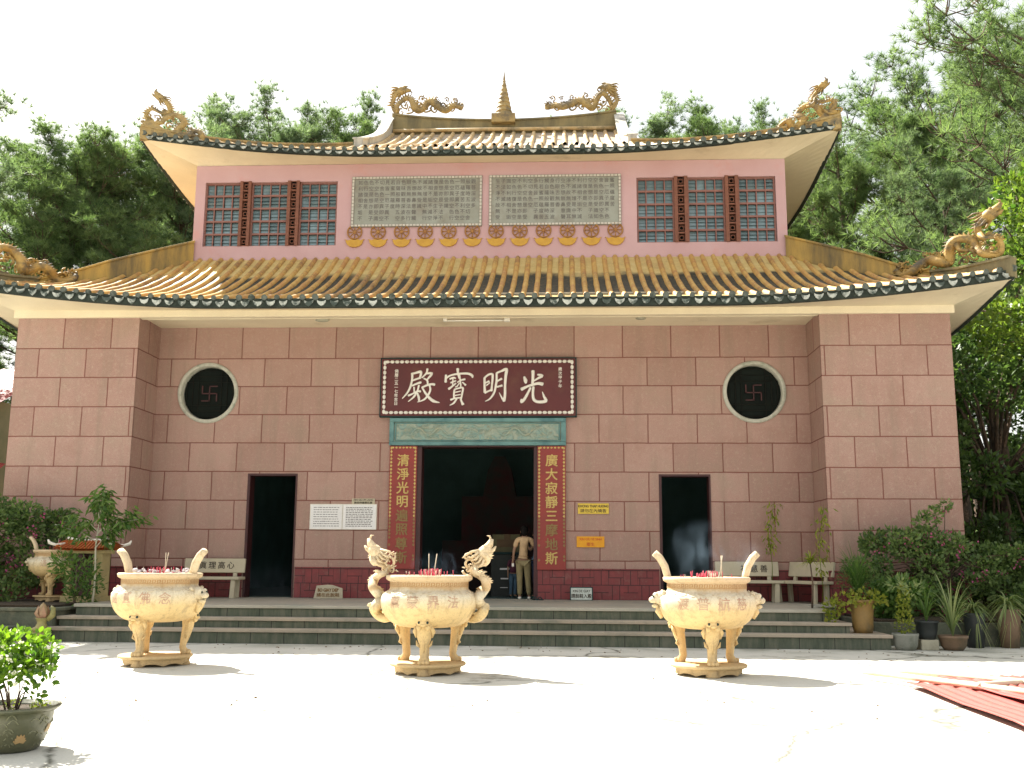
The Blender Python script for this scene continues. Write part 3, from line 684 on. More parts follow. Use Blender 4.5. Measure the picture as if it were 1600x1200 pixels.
# ---------- round windows with the temple emblem
M_ring = mat('pale_terrazzo_ring', (.50, .48, .40), (.42, .41, .34), 14, .8, stain=(.30, .31, .24), st=(.5, .65), sscale=6, fine=60, bmp=.4)
M_emb = mat('dim_red_emblem', (.070, .018, .018), (.05, .015, .015), 8, .6, bmp=0)
M_bars = mat('iron_lattice', (.012, .016, .012), (.016, .012, .010), 8, .8, bmp=0, spec=.1)
for s in (-1, 1):
    cx_ = s*RW; b = MB(); n = 72; vs = []
    prof = [(RR-.005, .30), (RR-.005, -.03), (RR+.012, -.045), (RR+.072, -.04), (RR+.080, -.002)]
    for i in range(n):
        a = 2*PI*i/n
        for r_, y in prof: vs.append((cx_+r_*math.cos(a), y, RZ+r_*math.sin(a)))
    k = len(prof); b.add(vs, [(i*k+j, i*k+j+1, ((i+1) % n)*k+j+1, ((i+1) % n)*k+j) for i in range(n) for j in range(k-1)], 0, True)
    w = b.build('round_window', M_ring, temple)
    g_ = MB(); pts = circ(cx_, RZ, RR-.02, 48); g_.prism(pts, .14, .16); g_.build('pane', M_darkglass, w)
    l = MB(); y = .115
    for q in range(-4, 5):
        u = q*.13; h = math.sqrt(max(0, (RR-.02)**2-u*u))
        if abs(q) > 1: l.box(cx_+u-.006, cx_+u+.006, y-.01, y+.01, RZ-h, RZ+h); l.box(cx_-h, cx_+h, y-.012, y+.012, RZ+u-.006, RZ+u+.006)
    l.build('lattice', M_bars, w)
    e = MB(); a_ = .165; th = .012
    def seg(x0, z0, x1, z1): e.box(cx_+min(x0, x1)-th, cx_+max(x0, x1)+th, y-.03, y-.014, RZ+min(z0, z1)-th, RZ+max(z0, z1)+th)
    seg(0, -a_, 0, a_); seg(-a_+.0, 0, a_, 0); seg(0, a_, a_, a_); seg(a_, 0, a_, -a_); seg(0, -a_, -a_, -a_); seg(-a_, 0, -a_, a_)
    e.build('emblem', M_emb, w)

# ---------- doorways
b = MB(); b.box(-1.36, 1.38, -.02, .30, 3.86, 3.90, 0)
for x0, x1 in ((-1.31, -1.20), (1.24, 1.33)): b.box(x0, x1, -.045, .34, PZ, 3.86, 0)
b.build('door_frame', M_darkred, temple, bevel=.005)
for s in (-1, 1):
    b = MB(); xa, xb = (-5.03, -3.93) if s < 0 else (3.93, 5.03)
    b.box(xa, xa+.055, -.015, .335, PZ, 3.28); b.box(xb-.035, xb, -.015, .335, PZ, 3.28); b.box(xa+.055, xb-.035, -.015, .335, 3.235, 3.28)
    b.build('door_frame', M_darkred, temple)
M_relief = None
def relief_mat():
    m, t, p = nt('verdigris_dragon_relief'); co = N(t, 'ShaderNodeTexCoord').outputs['Object']
    w = N(t, 'ShaderNodeTexWave', wave_type='RINGS'); w.inputs['Scale'].default_value = 1.6; w.inputs['Distortion'].default_value = 14; w.inputs['Detail'].default_value = 4; w.inputs['Detail Scale'].default_value = 1.4
    t.links.new(co, w.inputs['Vector']); n = noise_n(t, co, 6, 6, .7)
    c = ramp(t, n, [(.3, (.13, .25, .22)), (.5, (.24, .30, .24)), (.62, (.15, .28, .26)), (.75, (.33, .32, .22))])
    c = mixc(t, math_n(t, 'MULTIPLY', w.outputs[1], .45), c, (.36, .35, .26))
    t.links.new(c, p.inputs['Base Color']); p.inputs['Roughness'].default_value = .5
    bump(t, p, math_n(t, 'ADD', w.outputs[1], n), .9, .03); return m
b = MB(); b.box(-1.82, 1.83, -.05, -.002, 3.98, 4.42)
lp = b.build('lintel_panel', relief_mat(), temple); lp['label'] = 'blue-green carved relief panel over the main door'
b = MB()
b.box(-1.92, 1.94, -.10, -.002, 4.41, 4.50); b.box(-1.92, 1.94, -.10, -.002, 3.895, 3.98); b.box(-1.92, -1.82, -.098, -.002, 3.98, 4.41); b.box(1.83, 1.94, -.098, -.002, 3.98, 4.41)
b.box(-1.80, 1.81, -.075, -.05, 4.37, 4.395); b.box(-1.80, 1.81, -.075, -.05, 3.995, 4.02); b.box(-1.80, -1.77, -.074, -.05, 4.02, 4.37); b.box(1.78, 1.81, -.074, -.05, 4.02, 4.37)
b.build('panel_frame', M_teal, lp, bevel=.012)
# curling relief lines on the panel: clouds and two coiling bodies
b = MB(); rnd = random.Random(9)
for k in range(46):
    x = rnd.uniform(-1.65, 1.65); z = rnd.uniform(4.06, 4.33); r0 = rnd.uniform(.03, .075); pts = []; s_ = rnd.choice((-1, 1)); ph = rnd.uniform(0, 6)
    for i in range(12):
        a = ph+s_*i*.55; r_ = r0*(1-i/14); pts.append((x+r_*math.cos(a), -.052, z+r_*.8*math.sin(a)))
    b.tube(pts, .011, 5)
for s in (-1, 1):
    b.tube([(s*(.25+i*.055), -.055, 4.20+.085*math.sin(i*.75)) for i in range(26)], [.012+.016*math.sin(PI*i/25) for i in range(26)], 6)
b.build('relief_carving', mat('verdigris_carving', (.20, .31, .28), (.34, .34, .24), 8, .5, bmp=.2), lp)

# ---------- gable roof, ridge, spire
RYC = 7.5; RCX = .08
def gz_(y): # concave gable slope
    t = (y-3.2)/(RYC-3.2); return 12.17+2.25*((1-.22)*t+.22*t*t)
pan = MB(); rb = MB()
for sgn in (1, -1):
    ys = [3.2+(RYC-3.2)*k/8 for k in range(9)]
    yy = (lambda y: y if sgn > 0 else 2*RYC-y)
    pan.grid([[(RCX-3.6+7.2*i/12, yy(y), gz_(y)) for i in range(13)] for y in ys], 0, True)
    for i in range(-11, 12):
        x = RCX+i*.31; vs = []
        for y in ys:
            for j in range(7):
                th = PI*j/6; vs.append((x+.062*math.cos(th), yy(y), gz_(y)+.085*math.sin(th)))
        rb.add(vs, [(k*7+j, k*7+j+1, (k+1)*7+j+1, (k+1)*7+j) for k in range(8) for j in range(6)], 0, True)
gr = pan.build('gable_roof', M_pan2, temple); rb.build('tile_ribs', M_rib2, gr)
b = MB()
for s in (-1, 1):
    x = RCX+s*3.55; b.add([(x, 3.3, 12.0), (x, 11.7, 12.0), (x, RYC, gz_(RYC)), (x-s*.1, 3.3, 12.0), (x-s*.1, 11.7, 12.0), (x-s*.1, RYC, gz_(RYC))], [(0, 1, 2), (5, 4, 3), (0, 2, 5, 3), (1, 4, 5, 2), (0, 3, 4, 1)])
b.build('gable_wall', M_wparapet, temple)
def ridge_top(x):  # dips in the middle
    return 14.80+.24*(abs(x-RCX)/3.45)**2.0
pts = [(RCX-3.45+6.9*i/16, RYC, 14.3, ridge_top(RCX-3.45+6.9*i/16)) for i in range(17)]
rw = hip_wall(pts, .26, M_parapet, gr, 'ridge_wall')
b = MB(); b.tube([(RCX-3.4, RYC-.2, 14.44), (RCX+3.4, RYC-.2, 14.44)], .06, 8); b.build('ridge_tile_course', M_rib2, gr)
for s in (-1, 1):
    p = []
    for k in range(13):
        y = RYC+.1-(RYC-3.3)*k/12; zz = gz_(y)
        hgt = .30+.28*smooth((y-5.9)/1.6)
        x_ = RCX+s*(3.54+.10*(1-smooth((y-3.3)/4)))
        p.append((x_, y, zz-.2, min(zz+hgt, 15.06)))
    hip_wall(p, .24, M_wparapet, gr, 'descending_ridge')
b = MB()
prof = [(.0, 14.6)]; 
lv = 9
b.box(RCX-.36, RCX+.36, RYC-.36, RYC+.36, 14.62, 14.90)
z = 14.90
for k in range(lv):
    r0 = .255*(1-k/ (lv+.6)); r1 = .255*(1-(k+1)/(lv+.6)); h = .145
    b.lathe([(0, z-.01), (r0, z), (r0*1.13, z+.03), (r0*1.10, z+.05), (r1*1.06, z+h)], 20, 0, False, (RCX, RYC, 0)); z += h
b.tube([(RCX, RYC, z-.05), (RCX, RYC, z+.1), (RCX, RYC, z+.28)], [.035, .02, .004], 8)
b.build('spire', M_oldgold, temple)

# ---------- roof dragons
def dragon(path, rad, head_dir, scale, fins=True, clouds=(), legs=(), th=.10, seed=1, base=None, mats=M_gold, name='roof_dragon', holes=None, parent=None, spike=.10):
    """path in local (u, w): u outward, w up"""
    b = MB(); rnd_ = random.Random(seed)
    # Catmull-Rom resample
    P_ = [Vector((p[0], 0, p[1])) for p in path]; n = len(P_); pts = []; rr = []
    for i in range(n-1):
        p0 = P_[max(i-1, 0)]; p1 = P_[i]; p2 = P_[i+1]; p3 = P_[min(i+2, n-1)]
        for k in range(5):
            t = k/5.; q = .5*((2*p1)+(p2-p0)*t+(2*p0-5*p1+4*p2-p3)*t*t+(3*p1-p0-3*p2+p3)*t**3)
            q.y = .05*math.sin((i+t)*2.2); pts.append(q); f = (i+t)/(n-1)
            rr.append(rad*(.35+.65*math.sin(PI*min(1., f*1.15+.08)**.8) if f < .85 else .62))
    pts.append(P_[-1]); rr.append(rad*.62)
    rr = [max(.25*rad, r_) for r_ in rr]
    b.tube(pts, rr, 8, up=(0, 1, 0))
    for i in range(2, len(pts)-2, 1):   # back fins along the outer side of each bend
        d = (pts[i+1]-pts[i-1]).normalized(); nrm = Vector((-d.z, 0, d.x))
        if nrm.z < -.2: nrm = -nrm
        L = spike*rnd_.uniform(.7, 1.25); c = pts[i]+nrm*rr[i]*.75
        b.add([c-d*.04*1.2, c+d*.03, c+nrm*L-d*.05, c+Vector((0, .022, 0)), c-Vector((0, .022, 0))], [(0, 3, 2), (3, 1, 2), (1, 4, 2), (4, 0, 2)])
    # head
    h = P_[-1]; a = math.atan2(head_dir[1], head_dir[0]); Mh = Matrix.Translation(h) @ Matrix.Rotation(-a, 4, 'Y')
    s_ = rad*1.5
    b.ball((0.1*s_, 0, 0), s_, sc=(1.15, .75, .8), M=Mh, seg=10, rings=7)
    b.tube([(0.2*s_, 0, .1*s_), (1.3*s_, 0, .15*s_), (2.0*s_, 0, .42*s_)], [.62*s_, .46*s_, .22*s_], 7, M=Mh)       # upper jaw
    b.tube([(0.1*s_, 0, -.35*s_), (1.1*s_, 0, -.62*s_), (1.6*s_, 0, -.55*s_)], [.42*s_, .26*s_, .10*s_], 6, M=Mh)     # lower jaw
    b.tube([(1.9*s_, 0, .55*s_), (2.1*s_, 0, .85*s_), (1.9*s_, 0, 1.15*s_)], [.16*s_, .12*s_, .03*s_], 5, M=Mh)
    for sy in (-1, 1):
        b.ball((.75*s_, sy*.42*s_, .42*s_), .2*s_, M=Mh, seg=6, rings=5)
        b.tube([(-.1*s_, sy*.35*s_, .6*s_), (-.9*s_, sy*.5*s_, 1.25*s_), (-1.7*s_, sy*.45*s_, 1.35*s_)], [.2*s_, .14*s_, .04*s_], 5, M=Mh)
        for q in range(4):
            w = -.5+q*.33; b.tube([(-.3*s_, sy*.45*s_, w*s_), (-1.2*s_, sy*.62*s_, (w*1.5-.1)*s_), (-1.75*s_, sy*.6*s_, (w*1.7+.2)*s_)], [.2*s_, .15*s_, .02*s_], 5, M=Mh)
    for (u0, w0, u1, w1) in legs:
        um, wm = (u0+u1)/2+(w1-w0)*.25, (w0+w1)/2-(u1-u0)*.25
        b.tube([(u0, -.06, w0), (um, -.09, wm), (u1, -.07, w1)], [rad*.6, rad*.45, rad*.35], 6)
        for q in (-1, 0, 1):
            b.tube([(u1, -.07, w1), (u1+.05+.02*abs(q), -.09, w1+q*.045), (u1+.09, -.07, w1+q*.07-.03)], [rad*.25, rad*.2, .004], 5)
    for (u, w, r_) in clouds:         # curled cloud scrolls
        sg = rnd_.choice((-1, 1)); ph = rnd_.uniform(0, 6)
        sp = [(u+r_*(1-i/17)*math.cos(ph+sg*i*.5), .03*math.sin(i), w+r_*(1-i/17)*math.sin(ph+sg*i*.5)) for i in range(15)]
        b.tube(sp, [r_*.24*(1-i/24) for i in range(15)], 6, up=(0, 1, 0))
        if rnd_.random() < .7: b.ball((u, 0, w), r_*.30, seg=7, rings=5)
        for q in range(3):
            aa = rnd_.uniform(0, PI); b.tube([(u+r_*.8*math.cos(aa), 0, w+r_*.8*math.sin(aa)), (u+r_*1.35*math.cos(aa+.3), 0, w+r_*1.4*math.sin(aa+.3))], [r_*.22, .004], 5)
    if base: b.prism(base, -th*.8, th*.8)
    o = b.build(name, mats, parent or temple); o.scale = (scale,)*3
    return o
def place(o, x, y, z, s, yaw, tilt=0.):
    # local +u points outward; s=-1 turns it to the left side
    o.location = (x, y, z); o.rotation_euler = (0, tilt, -yaw if s > 0 else PI+yaw)
upath = [(-1.28, .10), (-1.22, .34), (-1.05, .40), (-.98, .20), (-.82, .12), (-.72, .34), (-.84, .60), (-.64, .80), (-.42, .66), (-.34, .44), (-.16, .42), (-.02, .62), (-.12, .82), (-.34, .78), (-.50, .92), (-.42, 1.12), (-.27, 1.28)]
ucl = [(-.74, .78, .07), (-.40, .52, .08), (-.15, .92, .06), (-.80, .42, .07), (-1.15, .16, .10), (-.95, .42, .09), (-.88, .16, .11), (-.70, .20, .11), (-.55, .42, .10), (-.50, .18, .12), (-.30, .20, .13), (-.10, .22, .14), (.02, .42, .11), (-.62, .60, .07), (-.25, .62, .08), (-.06, .62, .09), (-1.06, .30, .06)]
ubase = [(-.75, -.12), (.04, -.16), (.07, .16), (-.02, .42), (-.2, .46), (-.4, .28), (-.7, .10)]
for s in (-1, 1):
    o = dragon(upath, .085, (.75, .8), .92, clouds=ucl, legs=[(-.6, .7, -.42, .95), (-.25, .5, -.02, .3)], base=ubase, mats=M_gold if s > 0 else M_oldgold, seed=3+s)
    o['label'] = 'gold cement dragon rearing on the '+('right' if s > 0 else 'left')+' tip of the upper roof'
    place(o, s*8.46, 1.16, 11.74, s, .35, -.06); o.scale = (1.10, 1.0, .80)
lpath = [(-1.85, .30), (-1.75, .14), (-1.55, .12), (-1.40, .26), (-1.22, .34), (-1.05, .22), (-.92, .18), (-.86, .42), (-.72, .60), (-.50, .56), (-.40, .34), (-.26, .14), (-.06, .12), (.0, .34), (-.14, .50), (-.32, .56), (-.34, .76), (-.16, .96)]
lcl = [(-1.66, .34, .08), (-1.30, .46, .06), (-1.16, .42, .07), (-.52, .42, .07), (-.28, .40, .07), (-.02, .40, .06), (-1.78, .34, .09), (-1.6, .2, .11), (-1.45, .14, .10), (-1.3, .22, .11), (-1.15, .12, .10), (-.98, .30, .11), (-.85, .14, .11), (-.65, .34, .12), (-.62, .12, .10), (-.45, .20, .10), (-.15, .25, .12), (-.1, .08, .09), (-1.85, .12, .08), (-1.05, .42, .07), (-.75, .46, .08)]
for s in (-1, 1):
    o = dragon(lpath, .10, (.85, .5), .92, clouds=lcl, legs=[(-.7, .5, -.5, .3), (-.3, .6, -.08, .45)], mats=M_gold, seed=8+s)
    o['label'] = 'gold cement dragon on the '+('right' if s > 0 else 'left')+' tip of the lower roof'
    place(o, s*10.62, -2.08, 7.42, s, .80, -.02); o.scale = (1.22, 1.22, .98)
rpath = [(-1.55, .06), (-1.35, .14), (-1.15, .08), (-.95, .20), (-.78, .30), (-.60, .18), (-.45, .14), (-.35, .40), (-.22, .48), (-.04, .30), (.02, .10), (.12, .30), (.02, .55), (-.1, .66)]
rcl = [(-1.42, .30, .07), (-1.2, .32, .06), (-.95, .36, .06), (-.62, .42, .08), (-.2, .28, .09), (-1.5, .12, .09), (-1.3, .1, .09), (-1.1, .16, .09), (-.9, .12, .1), (-.7, .14, .1), (-.5, .3, .08), (-.3, .15, .1), (-.1, .12, .09), (.05, .3, .08)]
for s in (-1, 1):
    o = dragon(rpath, .085, (-.9, .15), .95, clouds=rcl, mats=M_oldgold, seed=12+s)
    o['label'] = 'weathered gold dragon on the '+('right' if s > 0 else 'left')+' end of the top ridge'
    place(o, RCX+s*3.30, RYC, 14.97, s, 0., .085); o.scale = (1.30, 1.35, 1.30)

# ================================================================ boards and signs
# name board over the door
board = thing('name_board', 'oxblood name board with four large raised cream characters hanging above the main door', 'sign', (0.015, -.11, 5.17))
b = MB(); b.box(-2.135, 2.135, -.03, .09, -.635, .635); b.build('board', M_signred, board, bevel=.01)
b = MB()
def beads(x0, z0, x1, z1, n):
    for i in range(n):
        f = (i+.5)/n; x = x0+(x1-x0)*f; z = z0+(z1-z0)*f
        w, h = ((x1-x0)/n*.47, .036) if abs(x1-x0) > abs(z1-z0) else (.036, abs(z1-z0)/n*.47)
        b.ball((x, -.045, z), 1., sc=(w, .03, h), seg=8, rings=6)
beads(-2.06, .565, 2.06, .565, 38); beads(-2.06, -.565, 2.06, -.565, 38); beads(-2.06, -.60, -2.06, .60, 11); beads(2.06, -.60, 2.06, .60, 11)
b.build('beaded_border', M_white, board)
b = MB(); e = .012
b.box(-2.15, 2.15, -.025, .085, .637, .66); b.box(-2.15, 2.15, -.025, .085, -.66, -.637); b.box(-2.16, -2.137, -.025, .085, -.66, .66); b.box(2.137, 2.16, -.025, .085, -.66, .66)
b.build('board_edge', M_dark, board)
# brush strokes traced stroke by stroke: (u, v, width) in board design units of 1/13.33 * 1/70.7 m
SA = [[(270,205,45),(350,185,45),(450,160,60),(470,190,50),(445,300,45)],[(285,200,50),(285,320,45),(250,480,45),(190,600,40),(90,715,18)],
[(290,345,35),(370,315,40),(440,290,38)],[(290,450,40),(380,410,40),(470,380,52)],[(330,480,38),(338,610,35)],[(430,440,40),(400,560,36),(330,680,42),(215,780,16)],
[(215,655,50),(300,620,36),(400,565,40),(465,570,52)],[(400,600,35),(435,700,52),(440,765,38)],[(600,100,46),(580,190,38),(490,285,30)],
[(560,200,32),(690,195,62),(620,300,38),(590,325,30)],[(530,300,34),(600,340,40),(612,410,40)],[(490,490,36),(600,440,42),(700,420,50),(755,430,58)],
[(650,440,40),(670,540,44),(620,650,44),(540,740,38),(405,790,14)],[(500,490,38),(560,590,44),(650,700,58),(740,770,66),(865,802,14)],
[(1230,100,64),(1238,190,45),(1265,300,30)],[(990,230,48),(985,300,48),(985,375,58)],[(990,300,38),(1080,240,38),(1250,205,42),(1440,200,48),(1530,240,56),(1540,285,30)],
[(1070,310,38),(1150,285,42),(1190,300,30)],[(1090,390,38),(1195,350,34)],[(1050,520,52),(1130,460,36),(1200,400,30)],[(1135,300,28),(1132,455,28)],
[(1270,230,36),(1290,360,34),(1300,480,34)],[(1230,385,28),(1300,340,34),(1385,318,46)],[(1215,475,28),(1270,400,28)],[(1335,380,28),(1400,440,46)],[(1190,480,28),(1240,455,26)],
[(1170,540,42),(1160,640,40),(1165,725,38)],[(1170,530,34),(1270,500,36),(1345,500,46),(1330,620,40),(1310,740,38)],[(1185,590,28),(1295,565,26)],[(1185,655,28),(1295,635,26)],[(1095,742,46),(1200,710,34),(1310,700,30)],
[(1220,720,38),(1160,810,40),(1080,857,14)],[(1300,730,38),(1350,840,66)]]
SB = [[(190,290,50),(192,430,46),(200,590,60)],[(190,290,40),(270,225,42),(350,215,52),(358,300,46),(345,440,40),(335,560,52)],[(200,400,34),(285,360,46)],[(200,600,48),(330,540,38)],[(230,450,30),(300,390,28)],
[(440,190,46),(440,330,46),(420,480,46),(390,600,44),(310,720,38),(210,777,14)],[(440,190,38),(540,150,46),(640,115,72),(628,250,60),(615,450,52),(615,640,56),(598,770,60)],[(598,770,56),(550,700,34),(495,595,10)],[(450,360,38),(545,310,52)],[(450,480,38),(555,450,50)],
[(1190,150,72),(1190,260,60),(1180,440,54)],[(1010,270,36),(1038,350,82),(1045,405,36)],[(1285,225,36),(1375,250,72),(1300,300,46),(1200,362,26)],[(955,530,72),(1080,470,50),(1240,420,56),(1320,410,66),(1390,425,78)],
[(1140,500,48),(1080,620,52),(1010,740,60),(955,790,62),(958,735,36)],[(1200,480,54),(1190,620,50),(1210,740,60),(1300,790,62),(1455,772,72),(1420,680,48),(1383,580,10)]]
b = MB()
def strokes(S, ox):
    for st in S:
        P_ = [Vector((ox+p[0]/13.333/70.7, 0, 5.8-(p[1]/13.333+8)/70.-5.17)) for p in st]; W = [p[2]/13.333/70.7/2*1.02 for p in st]
        pts = []; rr = []; n = len(P_)
        if n == 2: P_ = [P_[0], (P_[0]+P_[1])/2, P_[1]]; W = [W[0], (W[0]+W[1])/2*.85, W[1]]; n = 3
        for i in range(n-1):
            p0 = P_[max(i-1, 0)]; p1 = P_[i]; p2 = P_[i+1]; p3 = P_[min(i+2, n-1)]
            for k in range(4):
                t = k/4.; pts.append(.5*((2*p1)+(p2-p0)*t+(2*p0-5*p1+4*p2-p3)*t*t+(3*p1-p0-3*p2+p3)*t**3)); rr.append(W[i]+(W[i+1]-W[i])*t)
        pts.append(P_[-1]); rr.append(W[-1])
        # rounded ends
        d0 = (pts[0]-pts[1]).normalized(); d1 = (pts[-1]-pts[-2]).normalized()
        pts = [pts[0]+d0*rr[0]*.45]+pts+[pts[-1]+d1*rr[-1]*.45]; rr = [rr[0]*.5]+rr+[rr[-1]*.5]
        pts = [Vector((p.x, -.036, p.z)) for p in pts]
        b.tube(pts, rr, 8, up=(0, 1, 0), sq=(1, .45))
strokes(SA, (625-748)/70.7-.015); strokes(SB, (745-748)/70.7-.015)
b.build('raised_lettering', M_white, board)
b = MB()
for i, ch in enumerate('佛曆二五一七年吉日'): put_text(b, ch, -1.80, .36-i*.09, -.034, .085, .004, .001)
for i, ch in enumerate('歲次甲子年'): put_text(b, ch, 1.80, .40-i*.095, -.034, .085, .004, .001)
b.build('small_inscription', M_white, board)

def couplet(name_label, x0, x1, chars, worn):
    t = thing('couplet_board', name_label, 'sign', ((x0+x1)/2, -.05, 1.24)); hw = (x1-x0)/2; H = 2.645
    b = MB(); b.box(-hw, hw, -.03, .045, 0, H); b.build('board', M_redboard, t, bevel=.006)
    b = MB(); rn = random.Random(4)
    n = 34
    for i in range(n):
        z = .05+(H-.1)*i/(n-1)
        for s in (-1, 1):
            if s == -1 and i < 12 and rn.random() < .35 or i < 8 and rn.random() < .3: continue
            b.add([(s*(hw-.035), -.038, z-.034), (s*(hw-.068), -.034, z), (s*(hw-.035), -.038, z+.034), (s*(hw-.012), -.034, z)], [(0, 1, 2, 3)], 0 if i > 13 else 1)
    for i in range(7): 
        x = -hw+.07+(2*hw-.14)*i/6
        b.add([(x-.03, -.036, H-.04), (x, -.036, H-.065), (x+.03, -.036, H-.04), (x, -.036, H-.015)], [(0, 1, 2, 3)])
    b.build('gilt_border', [M_goldtxt, M_dulltxt], t, recalc=False)
    bb = MB()
    for i, ch in enumerate(chars): put_text(bb, ch, 0, 2.33-i*.298, -.034, .275, .006, .0055, 0 if i not in worn else 1)
    bb.build('gilt_lettering', [M_goldtxt, M_dulltxt], t); return t
couplet('red couplet board with gilt characters on the left of the main door', -1.90, -1.30, '清淨光明遍照尊斯', (4, 5, 6, 7))
couplet('red couplet board with gilt characters on the right of the main door', 1.32, 1.93, '廣大寂靜三摩地斯', (5, 6))

def wall_sign(name, label, x0, x1, z0, z1, m, lines, ink, y=-.012, th=.015, border=None):
    t = thing(name, label, 'sign', ((x0+x1)/2, y, (z0+z1)/2)); w = (x1-x0)/2; h = (z1-z0)/2
    b = MB(); b.box(-w, w, -th, .010, -h, h); b.build('panel', m, t)
    if border:
        b = MB(); e = .018; b.box(-w-e, w+e, -th-.006, .012, h, h+e); b.box(-w-e, w+e, -th-.006, .012, -h-e, -h); b.box(-w-e, -w, -th-.006, .012, -h, h); b.box(w, w+e, -th-.006, .012, -h, h); b.build('border', border, t)
    b = MB()
    for (txt, x, z, size, bold, sx) in lines: put_text(b, txt, x, z, -th-.002, size, .001, bold, 0, sx)
    if b.v: b.build('lettering', ink, t)
    return t
rn = random.Random(2)
def dashes(w, z0, z1, n, r):
    """rows of small unreadable print as broken rules"""
    out = []
    for i in range(n):
        z = z0+(z1-z0)*i/(n-1); x = -w
        while x < w-.03:
            L = rn.uniform(.02, .07); out.append((x, min(x+L, w), z)); x += L+rn.uniform(.008, .02)
    return out
for k, (x0, x1) in enumerate(((-3.60, -2.92), (-2.89, -2.18))):
    t = wall_sign('notice_board', ('left' if k == 0 else 'right')+' white notice sheet of fine print of the pair between the doors', x0, x1, 2.09, 2.60, M_paper, [], M_ink, border=M_white)
    t['group'] = 'pair of white notices'
    b = MB()
    for xa, xb, z in dashes((x1-x0)/2-.06, .20, -.20, 9+3*k, k): b.box(xa, xb, -.019, -.0155, z-.006-.002*(k), z+.006)
    b.build('fine_print', M_ink, t)
wall_sign('direction_sign', 'small cream two-line sign fixed above the right white notice', -2.71, -2.21, 2.62, 2.74, M_bench, [('XIN GIU IM LANG', 0, .03, .055, .0012, 1.0), ('請保持肅靜莊嚴', 0, -.03, .05, .0012, 1.15)], M_darkink)
wall_sign('direction_sign', 'bright yellow sign with dark lettering, upper of two right of the main door', 2.19, 2.85, 2.43, 2.65, M_yelsign, [('KHONG THAP HUONG', 0, .052, .075, .002, .82), ('請勿在內燒香', 0, -.045, .085, .001, 1.1)], M_darkink)
wall_sign('direction_sign', 'orange sign with faded red lettering, lower of two right of the main door', 2.16, 2.75, 1.72, 1.95, M_orsign, [('XIN GIU VE SINH', 0, .055, .07, .001, .9), ('衛生', 0, -.05, .08, .001, 1.1)], mat('faded_orange_red_ink', (.55, .10, .02), None, 9, bmp=0))
# standing signs on the terrace
t = thing('standing_sign', 'cream stone sign with a sloped top standing on the terrace left of the main door', 'sign', (-3.08, -.35, PZ))
b = MB(); b.prism([(-.31, 0), (.31, 0), (.30, .21), (.08, .28), (-.02, .285), (-.25, .265)], -.03, .03); b.build('panel', M_bench, t, bevel=.006)
b = MB(); put_text(b, 'BO GIAY DEP', 0, .175, -.034, .095, .002, .003, sx=.78); put_text(b, '請在此脫鞋', 0, .075, -.034, .085, .002, .001, sx=1.15); b.build('lettering', mat('brown_lettering', (.22, .11, .03), None, 9, bmp=0), t)
t = thing('standing_sign', 'small white framed sign leaning on the red plinth right of the main door', 'sign', (2.25, -.28, PZ))
b = MB(); b.box(-.22, .22, -.012, .012, .01, .26); o = b.build('panel', mat('white_green_panel', (.58, .62, .55), None, 9, bmp=0), t)
b = MB(); e = .02; b.box(-.24, .24, -.02, .016, -.0, .012); b.box(-.24, .24, -.02, .016, .258, .275); b.box(-.24, -.22, -.02, .016, .012, .258); b.box(.22, .24, -.02, .016, .012, .258); b.build('border', M_dark, t)
b = MB(); put_text(b, 'XIN DE GIAY', 0, .19, -.014, .075, .001, .001, sx=.85); put_text(b, '請脫鞋入殿', 0, .09, -.014, .095, .001, .002, sx=.9); b.build('lettering', M_darkink, t)
t.rotation_euler = (R(-6), 0, 0)
# sandals
t = thing('pair_of_sandals', 'dark pair of sandals left at the right side of the main door', 'sandals', (1.28, -.35, PZ), .3)
for k in (0, 1):
    b = MB(); x = k*.12; pr = [(x-.04, -.12), (x+.035, -.125), (x+.045, 0), (x+.05, .10), (x+.02, .15), (x-.035, .13), (x-.045, 0)]
    b.add([(px, py, z) for z in (0, .022) for px, py in pr], [tuple(range(7)), tuple(range(13, 6, -1))]+[(i, (i+1) % 7, 7+(i+1) % 7, 7+i) for i in range(7)])
    b.tube([(x-.045, .03, .015), (x-.02, .06, .055), (x+.02, .06, .055), (x+.05, .03, .015)], .012, 5); b.build('sandal', M_dark, t)

# ================================================================ incense burners
BP = [(.28, .575), (.42, .605), (.53, .68), (.595, .78), (.622, .89), (.608, .965), (.56, 1.015), (.52, 1.04), (.505, 1.06), (.505, 1.145), (.535, 1.16), (.555, 1.175), (.56, 1.215), (.545, 1.225)]
def brad(z):
    for (r0, z0), (r1, z1) in zip(BP, BP[1:]):
        if z <= z1: return r0+(r1-r0)*max(0, (z-z0))/(z1-z0)
    return BP[-1][0]
def wrap(b, vs, fs, mi, zc, yaw0=0., M=None, off=.0):
    """lay a flat drawing (x right, y up, z out) round the bowl, facing -y at yaw0"""
    out = []
    for v in vs:
        r0 = brad(zc+v[1]); a = -PI/2+yaw0+v[0]/brad(zc); r_ = r0+v[2]+off
        out.append((r_*math.cos(a), r_*math.sin(a), zc+v[1]))
    b.add(out, fs, mi, False, M)
M_ash = mat('incense_ash', (.42, .40, .37), (.30, .28, .26), 9, 1., bmp=.8, bdist=.03, fine=20)
M_stick = mat('red_incense_sticks', (.50, .03, .06), (.35, .03, .05), 5, .7, bmp=0)
M_stickw = mat('burnt_incense_sticks', (.50, .42, .30), (.3, .26, .2), 5, .8, bmp=0)
M_brown = mat('brown_meander_inlay', (.42, .24, .09), (.34, .19, .08), 9, .8, bmp=0)
